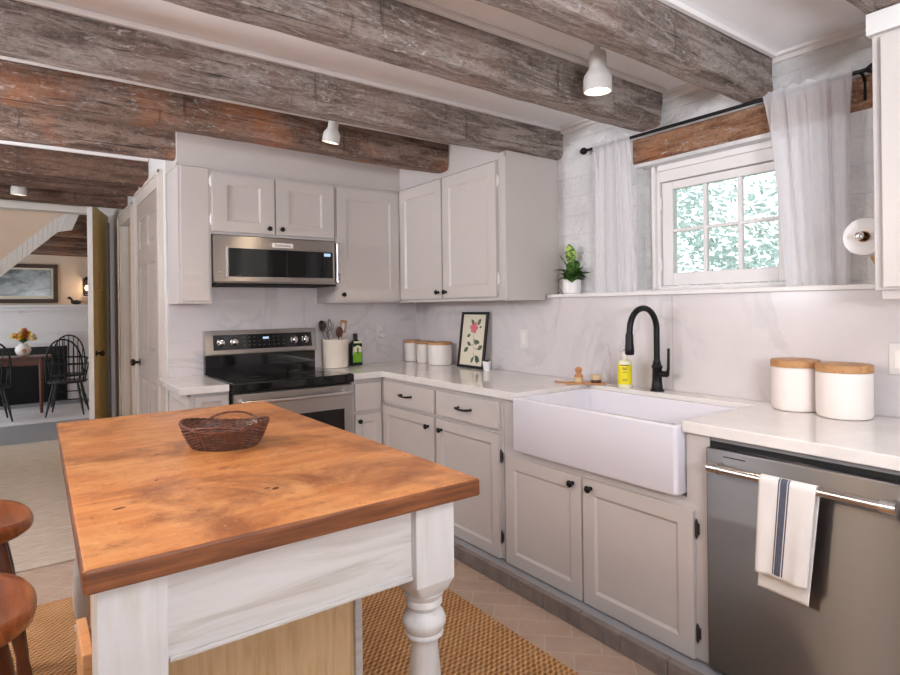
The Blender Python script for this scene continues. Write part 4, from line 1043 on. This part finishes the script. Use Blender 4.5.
# basket on the island
c = thing('woven_basket', 'dark brown woven oval basket on the island top', 'basket', (.515, 1.935, .90), math.radians(-33))
A_, B_, H_ = .134, .100, .070
def bwall(u, v, off=0):
    a = 2*PI*u; k = .72+.28*v**.8
    rim = .010*math.cos(2*a)*v*v
    return ((A_*k+off)*math.cos(a), (B_*k+off)*math.sin(a), .003+(H_+rim)*v)
bw_ = MB().grid(lambda u, v: bwall(u, v, -.0025), 96, 6, True)
NR, NS = 15, 44
for k in range(NR):     # wavy horizontal strands passing in front of and behind the stakes
    bw_.tube([bwall(i/264, (k+.5)/NR, .0034*math.cos(2*PI*i/264*NS/2+k*PI)+.0006) for i in range(264)], .0027, 5, True)
for k in range(NS*2//2):
    bw_.tube([bwall((k+.5)/NS, q/8, .0008) for q in range(9)], .0022, 5)
bw_.build('basket_wall', 'basket_weave', c, local=True, smooth='all')
MB().lathe([(1.0, 0), (1.0, .004), (.9, .006), (.001, .006)], (0, 0, 0), 48, sx=A_*.72, sy=B_*.72).build('basket_bottom', 'basket_weave', c, local=True)
rp = [bwall(i/80, 1) for i in range(80)]
rimm = MB()
for k in range(3):
    rimm.tube([(p[0]*(1+.02*math.cos(i*.9+k*2.1)), p[1]*(1+.02*math.cos(i*.9+k*2.1)), p[2]+.004*math.sin(i*.9+k*2.1)) for i, p in enumerate(rp)], .0032, 6, True)
rimm.build('rim', 'basket_weave', c, local=True, smooth='all')
for s_, lift in ((1, .024), (-1, .010)):
    hm = MB()
    for k in range(2):
        pts = []
        for i in range(21):
            t = -1+2*i/20; a = s_*(PI/2)+t*.62*s_
            p = (A_*math.cos(a)*1.0, B_*math.sin(a)*1.0); arch = (1-t*t)**.6
            pts.append((p[0]+.002*math.cos(i*1.3+k*PI), p[1]*(1+.03*arch)+.002*math.sin(i*1.3+k*PI), .002+H_-.012*math.cos(2*a)*-1*0 + lift*arch-.004))
        hm.tube(pts, .0034, 6)
    hm.build('handle', 'basket_weave', c, local=True, smooth='all')

# ------------------------------------------------------------------ rugs
tag(MB().box((-.75, -.3, 0), (1.60, 3.24, .011)).build('rug', 'jute', loc=(.4, 1.5, 0), bevel=.004), 'brown woven jute rug under the island table', 'rug')
tag(MB().box((-1.1, 3.72, 0), (.50, 7.28, .012)).build('rug', 'runner_wool', loc=(-.2, 5.5, 0), bevel=.004), 'pale tan runner rug beyond the island', 'rug')
tag(MB().box((-2.2, 8.55, 0), (1.4, 10.0, .012)).build('rug', 'dining_wool', loc=(-.2, 9.3, 0), bevel=.004), 'off-white rug under the dining chairs', 'rug')

# ------------------------------------------------------------------ stools
def stool(loc, rz, label):
    c = thing('stool', label, 'stool', loc, rz, 'wooden stools at the island')
    SZ_ = .655
    def sup(a, r): 
        e_ = 2/2.7; ca, sa_ = math.cos(a), math.sin(a)
        return (.215*r*abs(ca)**e_*(1 if ca > 0 else -1), .205*r*abs(sa_)**e_*(1 if sa_ > 0 else -1))
    mb = MB(); rings = []
    n = 56
    for (r, kind) in ((.001, 't'), (.25, 't'), (.5, 't'), (.72, 't'), (.88, 't'), (.96, 't'), (1.0, 'e'), (.985, 'm'), (.9, 'b'), (.6, 'b'), (.001, 'b')):
        ring = []
        for i in range(n):
            a = 2*PI*i/n; x, y = sup(a, r)
            dish = -.026*(1-(r/.9)**2) if r < .9 else 0
            saddle = .016*(y/.205)**2*(1 if kind in 'te' else 0) - .008*(x/.215)**2
            z = SZ_+(dish+saddle if kind == 't' else -.012+saddle if kind == 'e' else -.032 if kind == 'm' else -.046)
            ring.append(mb.bm.verts.new((x, y, z)))
        rings.append(ring)
    for a, b in zip(rings, rings[1:]):
        for j in range(n): mb.bm.faces.new((a[j], a[(j+1) % n], b[(j+1) % n], b[j]))
    mb.build('seat', 'stool_wood', c, local=True, smooth='all')
    tops = {}
    for sx in (-1, 1):
        for sy in (-1, 1):
            a = Vector((sx*.12, sy*.12, SZ_-.045)); b = Vector((sx*.20, sy*.20, .018))
            pts = [a.lerp(b, t) for t in (0, .1, .3, .5, .62, .7, .9, 1)]
            MB().tube(pts, [.014, .016, .021, .019, .015, .02, .016, .013], 14).build('leg', 'stool_leg', c, local=True, smooth=True)
            tops[(sx, sy)] = (a, b)
    for (k1, k2, t) in (((-1, -1), (-1, 1), .62), ((1, -1), (1, 1), .62), ((-1, -1), (1, -1), .74), ((-1, 1), (1, 1), .74)):
        p, q = tops[k1][0].lerp(tops[k1][1], t), tops[k2][0].lerp(tops[k2][1], t)
        MB().tube([p, p.lerp(q, .5), q], [.009, .012, .009], 10).build('stretcher', 'stool_leg', c, local=True, smooth=True)
    return c
s0 = stool((-.197, 1.745, 0), 0, 'wooden saddle-seat stool nearest the camera, at the lower left corner')
dup(s0, (-.197, 2.47, 0), math.radians(3), 'wooden saddle-seat stool farther along the island, behind the nearest stool')

# ------------------------------------------------------------------ dining room
fp = thing('fireplace', 'white panelled fireplace with mantel shelf and black firebox', 'fireplace', (.1, 10.3, 0))
MB().box((-1.5, 10.3, 0), (-.42, 10.398, 1.40)).box((.50, 10.3, 0), (1.45, 10.398, 1.40)).box((-.42, 10.3, .835), (.50, 10.398, 1.40)).build('surround', 'trim_white', fp)
MB().box((-1.6, 10.17, 1.40), (1.5, 10.398, 1.44)).box((-1.55, 10.23, 1.355), (1.47, 10.3, 1.40)).build('mantel_shelf', 'trim_white', fp, bevel=.006)
pm = MB()
for (x0, x1, z0, z1) in ((-1.4, 1.35, 1.29, 1.315), (-.5, .62, .87, .895), (.60, .625, .05, .87), (-.525, -.5, .05, .87), (-1.4, 1.35, 1.02, 1.045), (.95, .97, .05, 1.29), (.34, .355, 1.315, 1.355), (-.08, -.065, 1.315, 1.355)): pm.box((x0, 10.285, z0), (x1, 10.3, z1))
pm.build('panel_moulding', 'trim_white', fp, bevel=.003)
MB().box((-.42, 10.39, 0), (.50, 10.398, .835)).build('firebox', 'black_void', fp)
MB().box((-.42, 10.28, 0), (-.405, 10.39, .835)).box((.485, 10.28, 0), (.50, 10.39, .835)).box((-.42, 10.28, .70), (.50, 10.39, .835)).build('firebox_lining', 'black_paint', fp)
MB().box((-.7, 10.16, 0.0), (.8, 10.28, .03)).build('hearth', 'toe_grey', fp)
c = thing('framed_picture', 'dark framed snowy landscape picture over the mantel', 'picture', (0, 10.38, 1.47))
fm = MB()
for (x0, x1, z0, z1) in ((-.62, .40, 1.47, 1.525), (-.62, .40, 1.975, 2.03), (-.62, -.565, 1.525, 1.975), (.345, .40, 1.525, 1.975)): fm.box((x0, 10.365, z0), (x1, 10.398, z1))
fm.build('frame', 'picture_wood', c, bevel=.006)
MB().box((-.57, 10.385, 1.52), (.35, 10.392, 1.98)).build('mat_board', 'print_paper', c)
MB().box((-.53, 10.38, 1.57), (.315, 10.386, 1.95)).build('print', 'landscape_print', c)
c = thing('wall_sconce', 'lit black lantern sconce on the dining room wall', 'lamp', (.765, 10.4, 1.62))
MB().box((.72, 10.385, 1.60), (.81, 10.398, 1.84)).build('back_plate', 'black_paint', c)
MB().lathe([(.05, 1.57), (.05, 1.585), (.02, 1.59)], (.765, 10.33, 0), 16).lathe([(.06, 1.80), (.045, 1.82), (.01, 1.86)], (.765, 10.33, 0), 16).build('lantern_cap', 'black_paint', c)
cg = MB()
for a in range(4): cg.tube([(.765+.048*math.cos(a*PI/2+.78), 10.33+.048*math.sin(a*PI/2+.78), 1.58), (.765+.048*math.cos(a*PI/2+.78), 10.33+.048*math.sin(a*PI/2+.78), 1.81)], .004, 6)
cg.build('lantern_bars', 'black_paint', c)
MB().ball((.765, 10.33, 1.69), .026, 8, (1, 1, 1.6)).build('bulb', 'bulb_glow', c, smooth=True)
l = bpy.data.lights.new('sconce', 'POINT'); l.energy = 2.2; l.color = (1, .7, .4); l.shadow_soft_size = .03
o = bpy.data.objects.new('sconce_light', l); COL.objects.link(o); o.location = (.765, 10.24, 1.69)
c = thing('duck_decoy', 'small dark duck decoy on the mantel shelf', 'decoy', (.60, 10.25, 1.44))
MB().ball((.62, 10.25, 1.475), .035, 10, (2.0, 1, 1)).build('body', 'duck_dark', c, smooth=True)
MB().tube([(.575, 10.25, 1.49), (.56, 10.25, 1.52), (.545, 10.25, 1.535)], [.018, .016, .02], 10).ball((.538, 10.25, 1.54), .022, 8).tube([(.53, 10.25, 1.538), (.50, 10.25, 1.53)], [.01, .004], 8).build('head', 'duck_dark', c, smooth=True)
MB().tube([(.67, 10.25, 1.48), (.725, 10.25, 1.487)], [.02, .004], 8).build('tail', 'lid_wood', c, smooth=True)

# dining table
c = thing('dining_table', 'dark red-brown dining table seen through the doorway', 'table', (-.45, 9.6, 0))
MB().box((-1.35, 9.25, .735), (.28, 9.68, .76)).build('top', 'wood_red', c, bevel=.004)
MB().box((-1.25, 9.32, .64), (.19, 9.34, .735)).box((-1.25, 9.61, .64), (.19, 9.63, .735)).box((.18, 9.32, .64), (.20, 9.63, .735)).box((-1.25, 9.32, .64), (-1.23, 9.63, .735)).build('apron', 'wood_red', c)
for x in (-1.24, .17):
    for y in (9.33, 9.62): MB().tube([(x, y, .735), (x, y, .60), (x, y, .0125)], [.026, .026, .017], 12).build('leg', 'wood_red', c, smooth=True)
c = thing('vase', 'round white vase on the dining table', 'vase', (-.02, 9.46, .76))
MB().lathe([(.03, 0), (.07, .025), (.09, .075), (.08, .12), (.045, .15), (.05, .165)], (-.02, 9.46, .76), 28).build('body', 'ceramic_white', c, smooth=True)
MB().ball((-.01, 9.374, .835), .022, 8, (1.2, .3, 1.2)).build('painted_motif', 'lid_wood', c, smooth=True)
c = thing('bouquet', 'yellow and orange flower bouquet in the white vase', 'flowers', (-.02, 9.46, .925))
rn = random.Random(11)
gm = MB()
for i in range(26): a = rn.uniform(0, 6.28); leaf(gm, (-.02, 9.46, .927), (math.cos(a), math.sin(a), rn.uniform(.5, 2)), rn.uniform(.1, .19), .018, .3)
gm.build('foliage', 'leaf_green', c, smooth='all')
for i in range(26):
    a = rn.uniform(0, 6.28); r = rn.uniform(.02, .13); p = Vector((-.02+r*math.cos(a), 9.46+r*math.sin(a)*.7, 1.05+.06*rn.random()-r*.5))
    bm_ = MB()
    for k in range(10):
        t = 2*PI*k/10; leaf(bm_, p, (math.cos(t), -.35, math.sin(t)), .048, .017, .05, 4)
    bm_.ball(p+Vector((0, -.004, .01)), .011, 6); bm_.build('bloom', ['bloom_yellow', 'bloom_orange', 'bloom_yellow', 'bloom_cream'][i % 4], c, smooth='all')

def windsor(loc, rz, label):
    c = thing('windsor_chair', label, 'chair', loc, rz, 'black windsor dining chairs')
    MB().lathe([(.14, .418), (.20, .424), (.215, .44), (.21, .452), (.12, .446), (.001, .445)], (0, 0, 0), 32, sx=1.05, sy=1).build('seat', 'black_paint', c, local=True, smooth=True)
    ends = {}
    for sx in (-1, 1):
        for sy in (-1, 1):
            a = Vector((sx*.13, sy*.12, .425)); b = Vector((sx*.205, sy*.20, .017)); ends[(sx, sy)] = (a, b)
            MB().tube([a.lerp(b, t) for t in (0, .2, .4, .5, .75, 1)], [.011, .016, .012, .017, .013, .009], 10).build('leg', 'black_paint', c, local=True, smooth=True)
    sm = MB()
    for sx in (-1, 1): sm.tube([ends[(sx, -1)][0].lerp(ends[(sx, -1)][1], .55), ends[(sx, 1)][0].lerp(ends[(sx, 1)][1], .55)], .008, 8)
    pa = ends[(-1, -1)][0].lerp(ends[(-1, -1)][1], .55); pb = ends[(-1, 1)][0].lerp(ends[(-1, 1)][1], .55); pc = ends[(1, -1)][0].lerp(ends[(1, -1)][1], .55); pd = ends[(1, 1)][0].lerp(ends[(1, 1)][1], .55)
    sm.tube([pa.lerp(pb, .5), pc.lerp(pd, .5)], .008, 8); sm.build('stretcher', 'black_paint', c, local=True, smooth=True)
    # back at -y
    def bow(t):  # t 0..1
        a = PI*t; x = -.20*math.cos(a)*(1.0 if True else 1); h = .445+.545*math.sin(a)**.55 if 0 < t < 1 else .445
        return Vector((x, -.155-.12*(h-.445)/.545-.03*math.sin(a), h))
    MB().tube([bow(i/32) for i in range(33)], .0105, 8).build('bow', 'black_paint', c, local=True, smooth=True)
    for k in range(1, 8):
        t = math.acos(-(-.165+.33*(k-.5)/7)*-1/.20*-1)/PI if False else k/8
        x = -.15+.30*(k-1)/6; tt = math.acos(max(-1, min(1, -x*1.15/.20)))/PI; top = bow(tt)
        MB().tube([(x, -.155, .44), tuple(top)], .0058, 6).build('spindle', 'black_paint', c, local=True, smooth=True)
    am = MB().tube([(-.22, .12, .66), (-.235, -.02, .665), (-.19, -.19, .67), (0, -.235, .675), (.19, -.19, .67), (.235, -.02, .665), (.22, .12, .66)], .013, 8)
    for sx in (-1, 1): am.tube([(sx*.18, .08, .44), (sx*.225, .08, .66)], .009, 8)
    am.build('arm_rail', 'black_paint', c, local=True, smooth=True)
    return c
w0 = windsor((.44, 9.0, 0), math.radians(-12), 'black windsor chair with its back to the kitchen, right of the dining table leg')
dup(w0, (.50, 9.93, 0), math.radians(176), 'black windsor chair behind the dining table, facing the doorway')
dup(w0, (-.36, 8.95, 0), math.radians(8), 'black windsor chair cut off by the left frame edge')

# staircase underside: slanted beadboard with plaster above
c = thing('stair_soffit', 'slanted white beadboard stair side beyond the doorway', 'stairs', (.1, 7.2, 1.7))
sm = MB(); n = 26
A0, A1 = Vector((-.80, 0, 1.075)), Vector((.285, 0, 2.158))
for i in range(n):
    p = A0.lerp(A1, i/n); q = A0.lerp(A1, (i+.9)/n); h = .162
    sm.prism([(p.x, 7.2, p.z), (q.x, 7.2, q.z), (q.x, 7.2, q.z+h), (p.x, 7.2, p.z+h)], (0, .04, 0))
sm.prism([(A0.x, 7.206, A0.z), (.285, 7.206, 2.158), (.41, 7.206, 2.187), (.475, 7.206, 2.357), (.347, 7.206, 2.357), (A0.x, 7.206, A0.z+.165)], (0, .03, 0))
for k in range(4):
    x = .290+k*.031; sm.prism([(x, 7.2, 2.165+.007*k), (x+.027, 7.2, 2.171+.007*k), (x+.088, 7.2, 2.352), (x+.062, 7.2, 2.352)], (0, .04, 0))
sm.build('beadboard', 'trim_white', c, bevel=.003)
MB().prism([(A0.x-1, 7.24, A0.z-.94), (A1.x, 7.24, A1.z+.06), (.36, 7.24, 2.3), (.36, 7.24, CEIL), (A0.x-1, 7.24, CEIL)], (0, .06, 0)).build('plaster_wall', 'cream_wall', c)

# ------------------------------------------------------------------ light
wd_ = bpy.data.worlds.new('World'); scene.world = wd_; wd_.use_nodes = True
bg = wd_.node_tree.nodes['Background']
bg.inputs['Color'].default_value = (.88, .94, 1.0, 1); bg.inputs['Strength'].default_value = 2.6
def area(name, loc, size, energy, color, target, sy=None):
    l = bpy.data.lights.new(name, 'AREA'); l.energy = energy; l.color = color; l.size = size
    if sy: l.shape = 'RECTANGLE'; l.size_y = sy
    o = bpy.data.objects.new(name, l); COL.objects.link(o); o.location = loc
    o.rotation_euler = (Vector(target)-Vector(loc)).to_track_quat('-Z', 'Y').to_euler()
area('fill_light_rear', (.3, -.6, 2.36), .9, 2, (.90, .97, 1), (1.2, 1.2, .6))  # weak fill added behind the camera
area('fill_light_overhead', (-.75, 1.52, 2.38), .32, 18, (1, .88, .80), (.1, 1.62, .6))  # added downward fill, out of view, brightens island top and counters
l = bpy.data.lights.new('track_spot_left', 'SPOT'); l.energy = 75; l.color = (1, .74, .48); l.spot_size = math.radians(46); l.spot_blend = .8; l.shadow_soft_size = .08
o = bpy.data.objects.new('track_spot_left', l); COL.objects.link(o); o.location = (-1.4, 1.88, 2.17)
o.rotation_euler = (Vector((1.915, .8, .4))-Vector(o.location)).to_track_quat('-Z', 'Y').to_euler()
area('dining_window_light', (-2.3, 8.6, 1.5), 1.4, 26, (.75, .86, 1.0), (.4, 9.3, .5))

area('bounce_fill_rear', (.35, -.9, 1.5), .6, 115, (.90, .94, 1), (.75, .1, 3.2))  # unseen light added to bounce off the ceiling; no lamp stands here
area('bounce_fill_left', (-1.9, 3.0, 1.75), .5, 200, (.90, .94, 1), (-1.3, 2.9, 3.5))  # second added bounce light out of view, lifts ceiling and beam undersides

# ------------------------------------------------------------------ camera
yaw, roll, H = .631, -.012, 1.337
cam = bpy.data.cameras.new('Camera'); co = bpy.data.objects.new('Camera', cam); COL.objects.link(co)
f = Vector((math.sin(yaw), math.cos(yaw), 0)); r = Vector((math.cos(yaw), -math.sin(yaw), 0)); u = r.cross(f)
r2 = r*math.cos(roll)+u*math.sin(roll); u2 = -r*math.sin(roll)+u*math.cos(roll)
mt = Matrix((r2, u2, -f)).transposed().to_4x4(); mt.translation = Vector((0, 0, H)); co.matrix_world = mt
cam.sensor_fit = 'HORIZONTAL'; cam.sensor_width = 36; cam.lens = 582.3/900*36; cam.shift_y = -(337.5-307.0)/900
cam.clip_start = .02
scene.camera = co
scene.view_settings.view_transform = 'Standard'; scene.view_settings.look = 'None'
scene.view_settings.gamma = 1; scene.view_settings.use_curve_mapping = False; scene.view_settings.exposure = -.36
